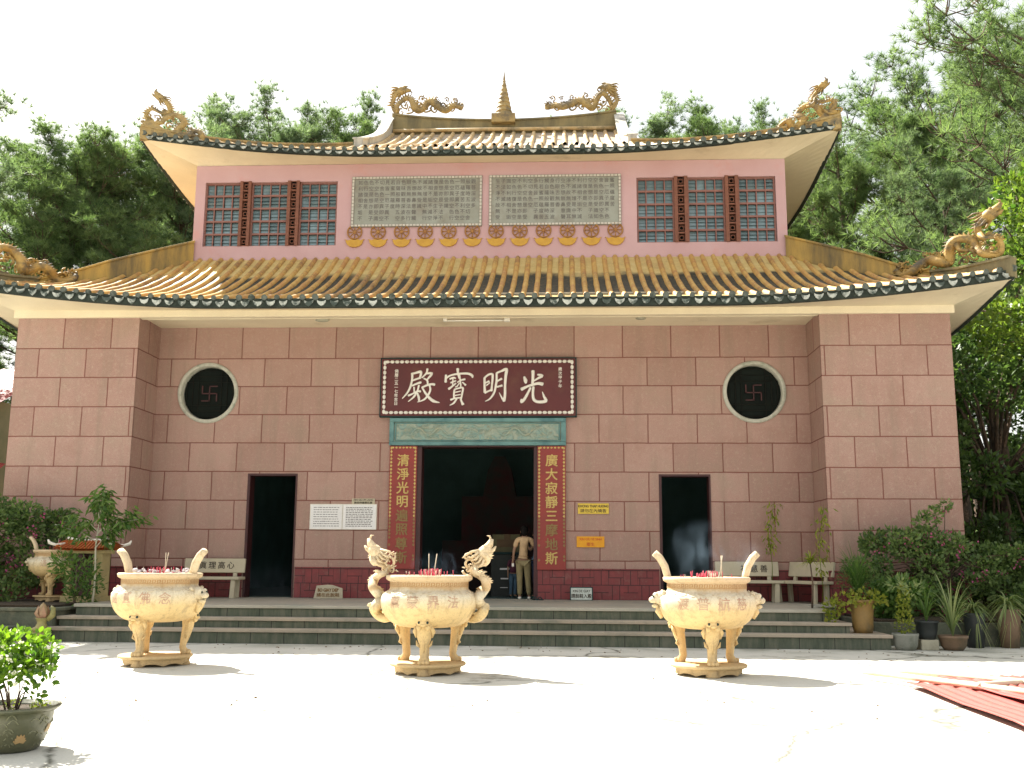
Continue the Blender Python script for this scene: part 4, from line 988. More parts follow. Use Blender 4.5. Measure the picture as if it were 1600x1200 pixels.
def smooth_prof(p, k=3):
    out = []
    for i in range(len(p)-1):
        p0 = p[max(i-1, 0)]; p1 = p[i]; p2 = p[i+1]; p3 = p[min(i+2, len(p)-1)]
        for q in range(k):
            t = q/k; out.append(tuple(.5*((2*b_)+(c_-a_)*t+(2*a_-5*b_+4*c_-d_)*t*t+(3*b_-a_-3*c_+d_)*t**3) for a_, b_, c_, d_ in zip(p0, p1, p2, p3)))
    return out+[p[-1]]
def burner(label, x, y, rz, text, text_yaw, handles, s=1., z0=0., seed=0, m=None, tsize=.165, handle_rot=0., text_step=.26, group='large incense burners in the courtyard'):
    m = m or M_stone
    t = thing('incense_burner', label, 'incense burner', (x, y, z0), rz, group); t.scale = (s,)*3
    rn = random.Random(seed)
    # stand: scalloped round plinth on feet
    b = MB(); n = 72
    b.lathe([(0, .035), (.40, .035), (.41, .055), (.42, .085), (.455, .095), (.48, .105), (.49, .125), (.475, .14), (0, .142)], 64)
    vs = []
    for i in range(n):
        a = 2*PI*i/n; zz = .012+.030*abs(math.sin(a*4.5))
        for r_, z_ in ((.425, .09), (.415, zz), (.39, zz), (.40, .09)): vs.append((r_*math.cos(a), r_*math.sin(a), z_))
    b.add(vs, [(i*4+j, i*4+(j+1) % 4, ((i+1) % n)*4+(j+1) % 4, ((i+1) % n)*4+j) for i in range(n) for j in range(4)])
    for q in range(3):
        a = -PI/2+q*2*PI/3; b.lathe([(.085, 0), (.09, .02), (.075, .05), (.085, .09)], 16, c=(.37*math.cos(a), .37*math.sin(a), 0))
    b.build('round_stand', m, t)
    # bowl
    b = MB(); prof = smooth_prof(BP[:8], 4)+BP[8:]
    b.lathe([(0, .56)]+prof+[(.47, 1.225), (.455, 1.20), (.45, 1.13)], 72)
    bowl = b.build('bowl', m, t)
    b = MB(); rows = []
    for i in range(9):
        r_ = .452*i/8; rows.append([(r_*math.cos(2*PI*j/24), r_*math.sin(2*PI*j/24), 1.165+.03*(1-i/8)+rn.uniform(-.008, .008)) for j in range(25)])
    b.grid(rows); b.build('ash_bed', M_ash, bowl)
    # meander band round the neck
    b = MB(); u = .062; key = [(0, 0, 1.0, .14), (0, 0, .16, 1.), (0, .86, .72, 1.), (.58, .34, .74, 1.), (.30, .32, .74, .46)]
    cnt = int(2*PI*.505/u)
    for i in range(cnt):
        for x0, y0, x1, y1 in key:
            xa = (i+x0)*u-PI*.505; xb = (i+x1)*u-PI*.505
            vs = [(xa, y0*.052-.026, 0), (xb, y0*.052-.026, 0), (xb, y1*.052-.026, 0), (xa, y1*.052-.026, 0)]
            out = [((.5085)*math.cos(-PI/2+v[0]/.505), .5085*math.sin(-PI/2+v[0]/.505), 1.112+v[1]) for v in vs]; b.add(out, [(0, 1, 2, 3)])
    b.build('meander_band', M_brown, bowl, recalc=False)
    # raised fringe under the shoulder
    b = MB()
    for i in range(22):
        a = 2*PI*i/22; zc = 1.015; r_ = brad(1.0)+.004
        pts = [((brad(zc-.03*math.sin(q*PI/6))+.004)*math.cos(a+(q-3)*.045), (brad(zc-.03*math.sin(q*PI/6))+.004)*math.sin(a+(q-3)*.045), zc-.028*math.sin(q*PI/6)) for q in range(7)]
        b.tube(pts, .007, 4)
    b.build('cloud_fringe', m, bowl)
    b = MB()
    for i, ch in enumerate(text):
        vs, fs = glyph_mesh(ch, tsize, .006, .0016); w = (i-(len(text)-1)/2)*text_step
        wrap(b, [(v[0]+w, v[1], v[2]) for v in vs], fs, 0, .905, text_yaw)
    b.build('bowl_lettering', M_redtxt, bowl)
    # three cabriole legs with lion masks
    for q in range(3):
        a = -PI/2+q*2*PI/3; Mz = Matrix.Rotation(a, 4, 'Z'); b = MB()
        b.tube([(.34, 0, .74), (.405, 0, .63), (.40, 0, .50), (.36, 0, .35), (.345, 0, .23), (.375, 0, .165), (.39, 0, .142)], [.10, .118, .092, .060, .056, .070, .070], 14, sq=(1.05, .8), M=Mz)
        for k in range(3): b.ball((.425, (k-1)*.045, .165), .034, M=Mz, seg=7, rings=5)
        b.ball((.485, 0, .65), .07, sc=(.8, 1.2, .75), M=Mz); b.ball((.525, 0, .625), .032, sc=(.9, 1.3, .7), M=Mz, seg=8, rings=6)
        for sy in (-1, 1):
            b.ball((.478, sy*.062, .695), .035, M=Mz, seg=8, rings=6); b.ball((.49, sy*.055, .595), .035, M=Mz, seg=8, rings=6)
            b.tube([(.44, sy*.09, .60), (.42, sy*.115, .54), (.40, sy*.10, .47)], [.025, .03, .01], 6, M=Mz)
            b.tube([(.38, sy*.05, .35), (.40, sy*.085, .38), (.38, sy*.10, .43)], [.012, .018, .006], 5, M=Mz)
        b.tube([(.455, 0, .50), (.42, 0, .38), (.39, 0, .28)], [.02, .016, .008], 6, M=Mz)
        leg = b.build('leg', m, t)
        e = MB()
        for sy in (-1, 1): e.ball((.522, sy*.052, .655), .017, M=Mz, seg=8, rings=6)
        e.build('eye', M_dark, leg)
    # handles
    hr = handle_rot
    if handles == 'horn':
        for s_ in (-1, 1):
            Mh = Matrix.Rotation(hr+(0 if s_ > 0 else PI), 4, 'Z'); b = MB()
            b.tube([(.485, 0, 1.17), (.505, 0, 1.25), (.535, 0, 1.36), (.60, 0, 1.47), (.665, 0, 1.53)], [.052, .058, .062, .060, .056], 10, sq=(.8, 1.15), up=(0, 1, 0), M=Mh)
            b.build('horn_handle', m, t)
            b = MB()   # lion mask on the shoulder
            b.ball((.585, 0, .95), .11, sc=(1.0, 1.1, .85), M=Mh); b.ball((.685, 0, .93), .062, sc=(1, 1.25, .75), M=Mh); b.ball((.66, 0, .855), .048, sc=(1, 1.3, .6), M=Mh)
            b.tube([(.60, 0, .84), (.62, 0, .78), (.585, 0, .70)], [.05, .045, .02], 8, M=Mh)
            for sy in (-1, 1):
                b.ball((.655, sy*.06, .99), .034, M=Mh, seg=8, rings=6); b.tube([(.57, sy*.09, 1.0), (.56, sy*.14, 1.03), (.52, sy*.13, 1.0)], [.03, .03, .012], 6, M=Mh)
                for k in range(3): b.tube([(.60, sy*.10, .95-.05*k), (.57, sy*.16, .94-.06*k), (.54, sy*.17, .90-.06*k)], [.024, .02, .005], 5, M=Mh)
            lm = b.build('lion_mask', m, t)
            e = MB()
            for sy in (-1, 1): e.ball((.69, sy*.058, .975), .014, M=Mh, seg=6, rings=5)
            e.ball((.695, 0, .892), .028, sc=(.8, 1.3, .45), M=Mh, seg=8, rings=5); e.build('eye', M_dark, lm)
    else:
        for s_ in (-1, 1):
            path = [(.47, .70), (.56, .68), (.66, .72), (.70, .80), (.655, .88), (.635, .96), (.68, 1.04), (.735, 1.13), (.715, 1.22), (.64, 1.27), (.58, 1.30), (.60, 1.38), (.70, 1.43), (.75, 1.50), (.70, 1.58)]
            o = dragon(path, .072, (.55, .65), 1., clouds=[(.50, 1.33, .07), (.53, 1.44, .08), (.50, 1.52, .06), (.60, 1.50, .07)], legs=[(.60, 1.36, .66, 1.28)], mats=m, seed=31+s_, name='dragon_handle', parent=t, spike=.055)
            o.rotation_euler = (0, 0, hr+(0 if s_ > 0 else PI)); o.scale = (1, 1.15, .93); o.location = (0, 0, .045)
    # incense
    b = MB(); w = MB()
    for i in range(64):
        a = rn.uniform(0, 2*PI); rr_ = .40*math.sqrt(rn.random()); xx = rr_*math.cos(a)*.9; yy = rr_*math.sin(a)*.8; h = rn.uniform(.05, .115)
        if i % 3: xx = rn.gauss(.03, .07); yy = rn.gauss(0, .10)
        (b if i % 4 else w).tube([(xx, yy, 1.16), (xx+rn.uniform(-.012, .012), yy, 1.20+h)], .0048, 4)
    for k in range(2):
        xx = rn.uniform(-.05, .2); w.tube([(xx, -.1+.1*k, 1.16), (xx+(.05 if k else 0), -.1+.1*k, 1.50)], .006, 4)
    b.build('incense_sticks', M_stick, t); w.build('burnt_incense', M_stickw, t)
    return t
def ash_stubs(t, seed):
    rn = random.Random(seed); b = MB()
    for i in range(60):
        a = rn.uniform(0, 2*PI); r_ = .40*math.sqrt(rn.random()); b.ball((r_*math.cos(a), r_*math.sin(a), 1.20+rn.uniform(0, .07)), rn.uniform(.014, .036), seg=6, rings=5, sc=(1, 1, rn.uniform(.5, 1)))
    return b.build('ash_heap', mat('pale_paper_ash', (.55, .50, .50), (.36, .33, .34), 20, 1., bmp=0), t)
B1 = burner('left cream stone incense burner with two plain horn handles', -3.66, -8.12, R(-14), '通圓佛念', R(6), 'horn', seed=1, handle_rot=R(2))
ash_stubs(B1, 3)
B2 = burner('middle cream stone incense burner with two dragon handles', .14, -8.78, 0., '薰蒙界法', 0., 'dragon', seed=2, s=1.0)
B3 = burner('right cream stone incense burner with two slender horn handles, nearest the angled bench', 3.72, -8.58, 0., '渡普航慈', 0., 'horn', seed=3, s=1.0, tsize=.17)
B4 = burner('small shaded incense burner half hidden by plants on the left terrace', -8.0, -2.35, R(10), '通圓', 0, 'horn', s=.80, z0=.60, seed=5, m=M_stone, group=None)

# ================================================================ smoke
def smoke(name, label, pts, dens, seed, colr=(.75, .84, .95)):
    b = MB()
    for c, r_, sc_ in pts: b.ball(c, r_, seg=16, rings=10, sc=sc_)
    bm = b
    m, t, p = nt('thin_smoke'); t.nodes.remove(p)
    pv = N(t, 'ShaderNodeVolumePrincipled'); pv.inputs['Color'].default_value = colr+(1,); pv.inputs['Anisotropy'].default_value = .3
    co = N(t, 'ShaderNodeTexCoord').outputs['Object']
    ns = N(t, 'ShaderNodeTexNoise'); ns.inputs['Scale'].default_value = 4.0; ns.inputs['Detail'].default_value = 5; ns.inputs['Distortion'].default_value = 1.6
    mp = N(t, 'ShaderNodeMapping'); mp.inputs['Scale'].default_value = (1, 1, .45); mp.inputs['Rotation'].default_value = (0, .5, 0); t.links.new(co, mp.inputs[0]); t.links.new(mp.outputs[0], ns.inputs['Vector'])
    # fades to nothing towards the edge of the puff
    ge = N(t, 'ShaderNodeTexCoord').outputs['Generated']; sb = N(t, 'ShaderNodeVectorMath', operation='SUBTRACT'); sb.inputs[1].default_value = (.5, .5, .5); t.links.new(ge, sb.inputs[0])
    ln = N(t, 'ShaderNodeVectorMath', operation='LENGTH'); t.links.new(sb.outputs[0], ln.inputs[0])
    fall = ramp(t, ln.outputs['Value'], [(.02, (1, 1, 1)), (.20, (.45, .45, .45)), (.44, (0, 0, 0))])
    d = ramp(t, ns.outputs['Fac'], [(.49, (0, 0, 0)), (.68, (1, 1, 1))])
    t.links.new(math_n(t, 'MULTIPLY', math_n(t, 'MULTIPLY', d, fall), dens), pv.inputs['Density'])
    t.links.new(pv.outputs[0], t.nodes['Material Output'].inputs['Volume'])
    o = bm.build(name, m); tag(o, label, 'smoke', kind='stuff'); return o
smoke('incense_smoke', 'bluish incense smoke drifting over the right burner', [((3.66, -8.3, 1.55), .52, (1.0, .7, 1.0))], 0.75, 1, (.55, .76, .95))
smoke('incense_smoke', 'faint smoke curl to the right of the right burner incense', [((4.15, -8.4, 1.52), .36, (1.2, .7, .9))], 1.3, 4)
smoke('incense_smoke', 'thin incense smoke over the middle burner', [((.25, -8.6, 1.36), .34, (1.5, .8, .7))], .9, 2, (.5, .72, .95))
smoke('incense_smoke', 'pale smoke drifting low across the left of the steps', [((-3.6, -3.2, .95), .75, (1.7, .7, .7))], .40, 3)

# ================================================================ benches
def bench(label, x, y, rz, text, w=1.35, group='stone benches on the terrace', tx=0.):
    t = thing('stone_bench', label, 'bench', (x, y, PZ), rz, group)
    b = MB(); b.box(-w/2, w/2, -.24, .20, .38, .44); b.build('seat', M_bench, t, bevel=.012)
    b = MB(); Mt = Matrix.Translation((0, .20, .46)) @ Matrix.Rotation(R(-10), 4, 'X')
    b.box(-w/2+.02, w/2-.02, -.03, .03, .06, .36, 0, Mt); br_ = b.build('backrest', M_bench, t, bevel=.01)
    b = MB()
    for s in (-1, 1): b.box(s*(w/2-.22)-.04, s*(w/2-.22)+.04, -.02, .028, -.06, .058, 0, Mt)
    b.build('back_support', M_bench, t)
    for s in (-1, 1):
        for yy in (-.17, .13):
            b = MB(); b.prism([(s*(w/2-.15)-.05, 0), (s*(w/2-.15)+.05, 0), (s*(w/2-.13)+.04, .378), (s*(w/2-.13)-.05, .378)], yy-.035, yy+.035); b.build('leg', M_bench, t, bevel=.006)
    if text:
        b = MB()
        for i, ch in enumerate(text): put_text(b, ch, tx+(i-(len(text)-1)/2)*.20, .215, -.033, .165, .002, .002, M=Mt)
        b.build('bench_lettering', M_darkink, br_)
    return t
bench('stone bench with painted characters beside the left side door', -5.55, -.55, 0, '眞理高心', tx=.05)
bench('stone bench with painted characters behind the right burner', 5.70, -.45, 0, '福慧善', tx=.15)
bench('stone bench set at an angle at the right end of the terrace', 6.72, -.78, R(-62), '')

# ================================================================ people
def skin_mesh(name, J, E_, m, parent, root, sub=2, smooth=True):
    """J: {name: (pos, radius or (rx, ry))}, E_: edges by name"""
    ks = list(J); me = bpy.data.meshes.new(name); me.from_pydata([J[k][0] for k in ks], [(ks.index(a), ks.index(c)) for a, c in E_], [])
    o = bpy.data.objects.new(name, me); col.objects.link(o)
    o.modifiers.new('skin', 'SKIN'); sv = me.skin_vertices[0].data
    for i, k in enumerate(ks):
        r_ = J[k][1]; sv[i].radius = r_ if hasattr(r_, '__len__') else (r_, r_); sv[i].use_root = (k == root)
    su = o.modifiers.new('sub', 'SUBSURF'); su.levels = sub; su.render_levels = sub
    dg = bpy.context.evaluated_depsgraph_get(); m2 = bpy.data.meshes.new_from_object(o.evaluated_get(dg))
    bpy.data.objects.remove(o); bpy.data.meshes.remove(me)
    m2.materials.clear(); m2.materials.append(m); m2.name = name
    for p in m2.polygons: p.use_smooth = True
    return link(bpy.data.objects.new(name, m2), parent)
M_brownbelt = mat('brown_belt', (.10, .06, .03), None, 9, .6)
M_skin = mat('skin', (.32, .18, .11), (.29, .16, .10), 8, .6, bmp=0)
M_hair = mat('black_hair', (.008, .007, .006), (.012, .010, .009), 30, .85, bmp=.4, spec=.1)
def person(label, x, y, z, rz, h, shirt, trousers, arms, legs, lean=0., shoes=M_dark, hairlen=.0, sleeve=.6):
    """figure faces +y; h total height; arms: {s:(elbow, wrist)} offsets in units of height"""
    t = thing('person', label, 'person', (x, y, z), rz); t.scale = (h,)*3
    J = {}; E_ = []
    def j(n, p, r_): J[n] = (p, r_)
    lx = lean
    j('pel', (0, 0, .53), (.080, .060)); j('waist', (lx*.3, 0, .62), (.066, .050)); j('chest', (lx*.7, 0, .73), (.082, .056)); j('neckb', (lx, -.005, .815), (.040, .036)); j('neck', (lx, .005, .855), .026); j('head', (lx, .018, .915), (.047, .056)); j('crown', (lx, .012, .962), (.040, .048))
    E_ += [('pel', 'waist'), ('waist', 'chest'), ('chest', 'neckb'), ('neckb', 'neck'), ('neck', 'head'), ('head', 'crown')]
    for s, nm in ((-1, 'l'), (1, 'r')):
        el, wr = arms[s]
        j('sh'+nm, (lx+s*.098, 0, .800), .033); j('el'+nm, tuple(el), .0215); j('wr'+nm, tuple(wr), .014)
        E_ += [('neckb', 'sh'+nm), ('sh'+nm, 'el'+nm), ('el'+nm, 'wr'+nm)]
        d = (Vector(wr)-Vector(el)).normalized(); hp = Vector(wr)+d*.045; sd = d.cross(Vector((1, 0, 0))); sd = (Vector((0, 1, 0)) if sd.length < .1 else sd.normalized())
        j('pa'+nm, tuple(hp), (.020, .012)); E_.append(('wr'+nm, 'pa'+nm))
        for q in range(4):
            f0 = hp+sd*(q-1.5)*.011+d*.008; f1 = f0+d*(.030+.006*(1.5-abs(q-1.5)))+Vector((0, .004, 0)); f2 = f1+d*.016+Vector((0, .010, 0))
            j(f'f{q}a'+nm, tuple(f1), .0048); j(f'f{q}b'+nm, tuple(f2), .004); E_ += [('pa'+nm, f'f{q}a'+nm), (f'f{q}a'+nm, f'f{q}b'+nm)]
        th_ = Vector(wr)+d*.02+sd*.026; j('th'+nm, tuple(th_+d*.012), .005); E_.append(('wr'+nm, 'th'+nm))
        kn, an = legs[s]
        j('hip'+nm, (s*.050, 0, .495), .055); j('kn'+nm, tuple(kn), .034); j('an'+nm, tuple(an), .021); j('toe'+nm, (an[0]+s*.006, an[1]+.085, .016), (.022, .014))
        E_ += [('pel', 'hip'+nm), ('hip'+nm, 'kn'+nm), ('kn'+nm, 'an'+nm), ('an'+nm, 'toe'+nm)]
    body = skin_mesh('body', J, E_, M_skin, t, 'pel')
    b = MB(); hx = lx; hy = .015
    b.tube([(hx, hy+.058, .912), (hx, hy+.070, .900), (hx, hy+.060, .893)], [.006, .010, .006], 6)           # nose
    for s in (-1, 1): b.ball((hx+s*.050, hy, .912), .012, sc=(.4, .8, 1.2), seg=8, rings=6)
    b.tube([(hx-.016, hy+.056, .877), (hx, hy+.060, .875), (hx+.016, hy+.056, .877)], .004, 5)
    b.build('face_features', M_skin, body)
    e = MB()
    for s in (-1, 1): e.ball((hx+s*.019, hy+.051, .925), .006, seg=6, rings=5)
    e.build('eye', M_dark, body)
    b = MB(); b.ball((lx, .006, .935), .057, sc=(.93, 1.05, 1.08), seg=20, rings=14)
    b.ball((lx, -.022, .905-hairlen*.4), .047, sc=(.98, .75, 1.0+hairlen*7), seg=16, rings=10)
    b.build('hair', M_hair, t)
    # shirt
    J2 = {'hem': ((0, 0, .555), (.088, .068)), 'pel': ((0, 0, .585), (.088, .068)), 'waist': ((lx*.3, 0, .62), (.082, .064)), 'chest': ((lx*.7, 0, .73), (.094, .068)), 'neckb': ((lx, -.003, .812), (.052, .046))}
    E2 = [('hem', 'pel'), ('pel', 'waist'), ('waist', 'chest'), ('chest', 'neckb')]
    for s, nm in ((-1, 'l'), (1, 'r')):
        el = Vector(arms[s][0]); sh = Vector((lx+s*.098, 0, .800)); q = sh+(el-sh)*sleeve
        J2['sh'+nm] = (tuple(sh), .041); J2['el'+nm] = (tuple(q), .034); E2 += [('neckb', 'sh'+nm), ('sh'+nm, 'el'+nm)]
    skin_mesh('shirt', J2, E2, shirt, t, 'waist')
    bl = MB(); bl.tube([(.080*math.cos(q*PI/8), .061*math.sin(q*PI/8), .553) for q in range(17)], .011, 6, sq=(1, .8)); bl.build('belt', M_brownbelt, t)
    J3 = {'pel': ((0, 0, .535), (.086, .066))}; E3 = []
    for s, nm in ((-1, 'l'), (1, 'r')):
        kn, an = legs[s]; J3['hip'+nm] = ((s*.050, 0, .49), .063); J3['kn'+nm] = (tuple(kn), .044); J3['an'+nm] = ((an[0], an[1], an[2]+.006), .036)
        E3 += [('pel', 'hip'+nm), ('hip'+nm, 'kn'+nm), ('kn'+nm, 'an'+nm)]
    skin_mesh('trousers', J3, E3, trousers, t, 'pel')
    for s in (-1, 1):
        an = legs[s][1]; b = MB()
        b.tube([(an[0], an[1]-.035, .020), (an[0], an[1]+.02, .022), (an[0]+s*.006, an[1]+.07, .018), (an[0]+s*.008, an[1]+.105, .014)], [.022, .026, .027, .014], 10, sq=(1, .75)); b.build('shoe', shoes, t)
    return t
M_tan = mat('tan_cloth', (.66, .45, .25), (.50, .33, .18), 9, .9, bmp=.8, fine=14, bdist=.03)
M_khaki = mat('khaki_trousers', (.33, .27, .14), (.24, .19, .09), 9, .9, bmp=.8, fine=14, bdist=.03)
M_blue = mat('light_blue_shirt', (.16, .26, .36), (.12, .21, .30), 4, .9, bmp=.2, fine=20)
M_navy = mat('navy_trousers', (.03, .05, .10), (.025, .04, .08), 4, .9, bmp=.2, fine=20)
M_plum = mat('plum_top', (.09, .02, .04), (.07, .02, .035), 4, .9, bmp=.2, fine=20)
M_jean = mat('blue_jeans', (.08, .14, .20), (.06, .11, .16), 4, .9, bmp=.2, fine=20)
p1 = person('person in tan shirt and khaki trousers seen from behind in the main doorway', 1.00, .55, .60, 0, 1.60, M_tan, M_khaki,
       {-1: ((-.128, -.005, .655), (-.140, .015, .535)), 1: ((.150, .03, .690), (.115, .115, .735))},
       {-1: ((-.050, .012, .285), (-.046, -.005, .045)), 1: ((.062, .02, .285), (.080, .03, .045))}, lean=.012, shoes=M_white, sleeve=.75, hairlen=.01)
b = MB(); b.box(-.158, -.128, -.005, .03, .44, .485); o = b.build('paper_slip', M_white); o.parent = None
o.matrix_world = Matrix.Translation((1.00, .55, .60)) @ Matrix.Scale(1.60, 4); tag(o, 'white folded paper in the left hand of the person in tan', 'paper')
p2 = person('person in light blue shirt mostly hidden by the right couplet board', 1.30, 1.35, .60, R(60), 1.56, M_blue, M_navy,
       {-1: ((-.130, .04, .68), (-.09, .13, .75)), 1: ((.135, 0, .655), (.140, .02, .535))},
       {-1: ((-.050, .012, .285), (-.050, -.005, .045)), 1: ((.055, .02, .285), (.060, .0, .045))}, hairlen=.03)
p3 = person('child in a plum top and blue jeans behind the person in tan', .72, 1.75, .60, R(-150), 1.02, M_plum, M_jean,
       {-1: ((-.130, .0, .66), (-.14, .02, .54)), 1: ((.130, 0, .66), (.140, .02, .54))},
       {-1: ((-.050, .012, .285), (-.050, -.005, .045)), 1: ((.055, .02, .285), (.060, .0, .045))}, hairlen=.03, sleeve=.95)

t = thing('hanging_cloth', 'pale narrow cloth hanging inside the left side doorway', 'cloth', (-4.18, 1.6, 2.35))
b = MB(); b.grid([[(x*.02, .015*math.sin(x*1.7+z*3), -z*.12) for x in range(-3, 4)] for z in range(6)]); b.build('cloth', M_stone2, t, recalc=False)
# offering desk inside
t = thing('offering_desk', 'dark offering desk just inside the main door with a box and papers', 'desk', (.55, 2.6, .60))
b = MB(); b.box(-.42, .42, -.3, .3, .98, 1.03); b.build('top', M_dark, t, bevel=.01)
b = MB(); b.box(-.38, .38, -.26, .26, 0, .98); b.build('cabinet', mat('dark_wood', (.03, .035, .03), None, 5), t, bevel=.01)
b = MB(); b.box(-.17, .05, -.275, -.262, .62, .66); b.box(-.15, .03, -.275, -.262, .40, .43); b.box(-.16, .02, -.275, -.262, .20, .215); b.build('paper_label', M_paper, t)
t = thing('donation_box', 'dull yellow box standing on the offering desk', 'box', (.52, 2.6, 1.63))
b = MB(); b.box(-.33, .33, -.18, .18, 0, .42); b.build('case', mat('dull_yellow_card', (.15, .13, .06), (.10, .09, .045), 3, .8), t, bevel=.01)
b = MB(); b.box(-.22, .22, -.19, -.181, .12, .30); b.box(-.05, .10, -.2, -.18, .30, .42); b.build('front_plate', mat('dull_brown_card', (.12, .07, .03), None, 3), t)

# ================================================================ vegetation
def np_mesh(name, V, F, mats, tint=None, midx=None, parent=None):
    me = bpy.data.meshes.new(name); nv = len(V); nf, k = F.shape
    me.vertices.add(nv); me.vertices.foreach_set('co', V.astype(np.float32).ravel())
    me.loops.add(nf*k); me.loops.foreach_set('vertex_index', F.astype(np.int32).ravel())
    me.polygons.add(nf); me.polygons.foreach_set('loop_start', np.arange(0, nf*k, k, dtype=np.int32))
    try: me.polygons.foreach_set('loop_total', np.full(nf, k, dtype=np.int32))
    except Exception: pass
    me.update(calc_edges=True)
    for m in (mats if isinstance(mats, (list, tuple)) else [mats]): me.materials.append(m)
    if tint is not None:
        at = me.attributes.new('tint', 'FLOAT', 'FACE'); at.data.foreach_set('value', tint.astype(np.float32))
    return link(bpy.data.objects.new(name, me), parent)
def unit(v): return v/np.maximum(np.linalg.norm(v, axis=-1, keepdims=True), 1e-9)
def leaves(C, D, L, W, rs, fold=.25, droop=0.):
    """C centres (n,3), D directions; returns V,F(quads: two per leaf)"""
    n = len(C); D = unit(D); r_ = unit(rs.normal(size=(n, 3))); S = unit(np.cross(D, r_)); U = np.cross(S, D)
    L = L[:, None]; W = W[:, None]
    base = C; tip = C+D*L-np.array([0, 0, 1.])*L*droop; mid = C+D*L*.45
    a = mid+S*W+U*W*fold; c = mid-S*W+U*W*fold
    V = np.stack([base, a, tip, c], 1).reshape(-1, 3); i = np.arange(n)[:, None]*4
    F = np.concatenate([i+np.array([[0, 1, 2]]), i+np.array([[0, 2, 3]])], 1).reshape(-1, 3)
    return V, F
def clump_leaves(rs, clumps, per, L, W, up=.3, jitter=1., surf=.6):
    """clumps: list of (x,y,z,rx,ry,rz)"""
    Cs = []; Ds = []; T = []
    for (x, y, z, rx, ry, rz) in clumps:
        n = int(per*max(.3, (rx*ry*rz)**.5*8)); d = unit(rs.normal(size=(n, 3))); rad = (surf+(1-surf)*rs.random((n, 1))**.6)*(.8+.35*rs.random((n, 1)))
        Cs.append(np.array([x, y, z])+d*rad*np.array([rx, ry, rz])); Ds.append(d+rs.normal(size=(n, 3))*.6*jitter+np.array([0, 0, up])); T.append(np.clip(rs.normal(.45, .25, n)+rs.uniform(-.2, .25), 0, 1))
    C = np.concatenate(Cs); D = np.concatenate(Ds); T = np.concatenate(T); n = len(C)
    V, F = leaves(C, D, L*rs.uniform(.7, 1.3, n), W*rs.uniform(.7, 1.3, n), rs)
    return V, F, np.repeat(T, 2)

def pine_mesh(seed, H, bare, spread, nb, mneedle, dens=1., nl=.35, nw=.0105, flat=1., dome=False):
    """returns (trunk mesh object, crown mesh object) unlinked roots at origin"""
    rs = np.random.RandomState(seed); rn = random.Random(seed); tb = MB(); tips = []; 
    lean = rn.uniform(-.04, .04)
    tr = []; K = 12; 
    for i in range(K+1):
        f = i/K; tr.append(Vector((lean*H*f+.18*math.sin(f*5+seed), .18*math.cos(f*4.3+seed)-.18, H*f*.97)))
    tb.tube(tr, [.022*H*(1-.85*(i/K)**.8)*.8+.02 for i in range(K+1)], 9)
    def at(f):
        q = f*K; i = min(int(q), K-1); return tr[i]+(tr[i+1]-tr[i])*(q-i)
    for i in range(nb):
        f = bare+(1-bare)*(i+rn.random()*.8)/nb; p = at(min(f, .995)); a = i*2.4+rn.uniform(-.5, .5)
        g_ = (f-bare)/(1-bare); L = spread*(.50+.50*math.sin(PI*min(1, .15+g_*.72)))*rn.uniform(.65, 1.15)*(1-.25*g_)
        rise = rn.uniform(.05, .45)+g_*.5
        if dome: L = spread*(.35+.65*math.sqrt(max(0, 1-(g_*.93)**2)))*rn.uniform(.75, 1.1); rise = rn.uniform(.0, .3)+g_*.55
        d = Vector((math.cos(a), math.sin(a), rise)).normalized(); pts = [p]; 
        nseg = 5
        for k in range(nseg):
            d = (d+Vector((rn.uniform(-.22, .22), rn.uniform(-.22, .22), rn.uniform(-.05, .20)))).normalized(); pts.append(pts[-1]+d*L/nseg)
        r0 = .012*L+.015; tb.tube(pts, [r0*(1-k/(nseg+.8)) for k in range(nseg+1)], 5)
        for k in range(1, nseg+1):
            for q in range(5 if k < nseg else 6):
                if k == 1 and rn.random() < .6: continue
                dd = (d*.5+Vector((rn.uniform(-1, 1), rn.uniform(-1, 1), rn.uniform(-.1, .75)))).normalized(); l2 = L*rn.uniform(.13, .27)
                e = pts[k]+dd*l2; tb.tube([pts[k], (pts[k]+e)/2+Vector((0, 0, -.03*L)), e], [r0*.35, r0*.25, r0*.12], 3, cap=False); tips.append((e, dd, L))
                if rn.random() < .55:
                    e2 = pts[k]+(e-pts[k])*.55+Vector((rn.uniform(-.3, .3), rn.uniform(-.3, .3), rn.uniform(0, .3))); tips.append((e2, dd, L))
    trunk = tb
    # needle tufts
    nt_ = len(tips); per = int(4*dens+.5); P_ = np.array([tuple(t[0]) for t in tips]); Dr = np.array([tuple(t[1]) for t in tips])
    sp = np.array([.10+.028*t[2] for t in tips])
    C = (P_[:, None, :]+rs.normal(size=(nt_, per, 3))*sp[:, None, None]*np.array([1, 1, .62*flat])).reshape(-1, 3)
    A = unit(np.repeat(Dr, per, 0)*.6+rs.normal(size=(nt_*per, 3))*.55+np.array([0, 0, .55]))
    tc = np.repeat(rs.uniform(-.25, .3, nt_), per)
    m = 20; n = len(C)
    D = unit(np.repeat(A, m, 0)*.75+rs.normal(size=(n*m, 3))*.55); B_ = np.repeat(C, m, 0)
    S = unit(np.cross(D, rs.normal(size=(n*m, 3)))); L = nl*rs.uniform(.7, 1.2, (n*m, 1))
    V = np.stack([B_+S*nw, B_-S*nw, B_+D*L+S*nw*.25, ], 1).reshape(-1, 3); F = np.arange(n*m*3).reshape(-1, 3)
    T = np.clip(np.repeat(tc, m)+.45+rs.normal(size=n*m)*.18, 0, 1)
    return trunk, V, F, T, mneedle
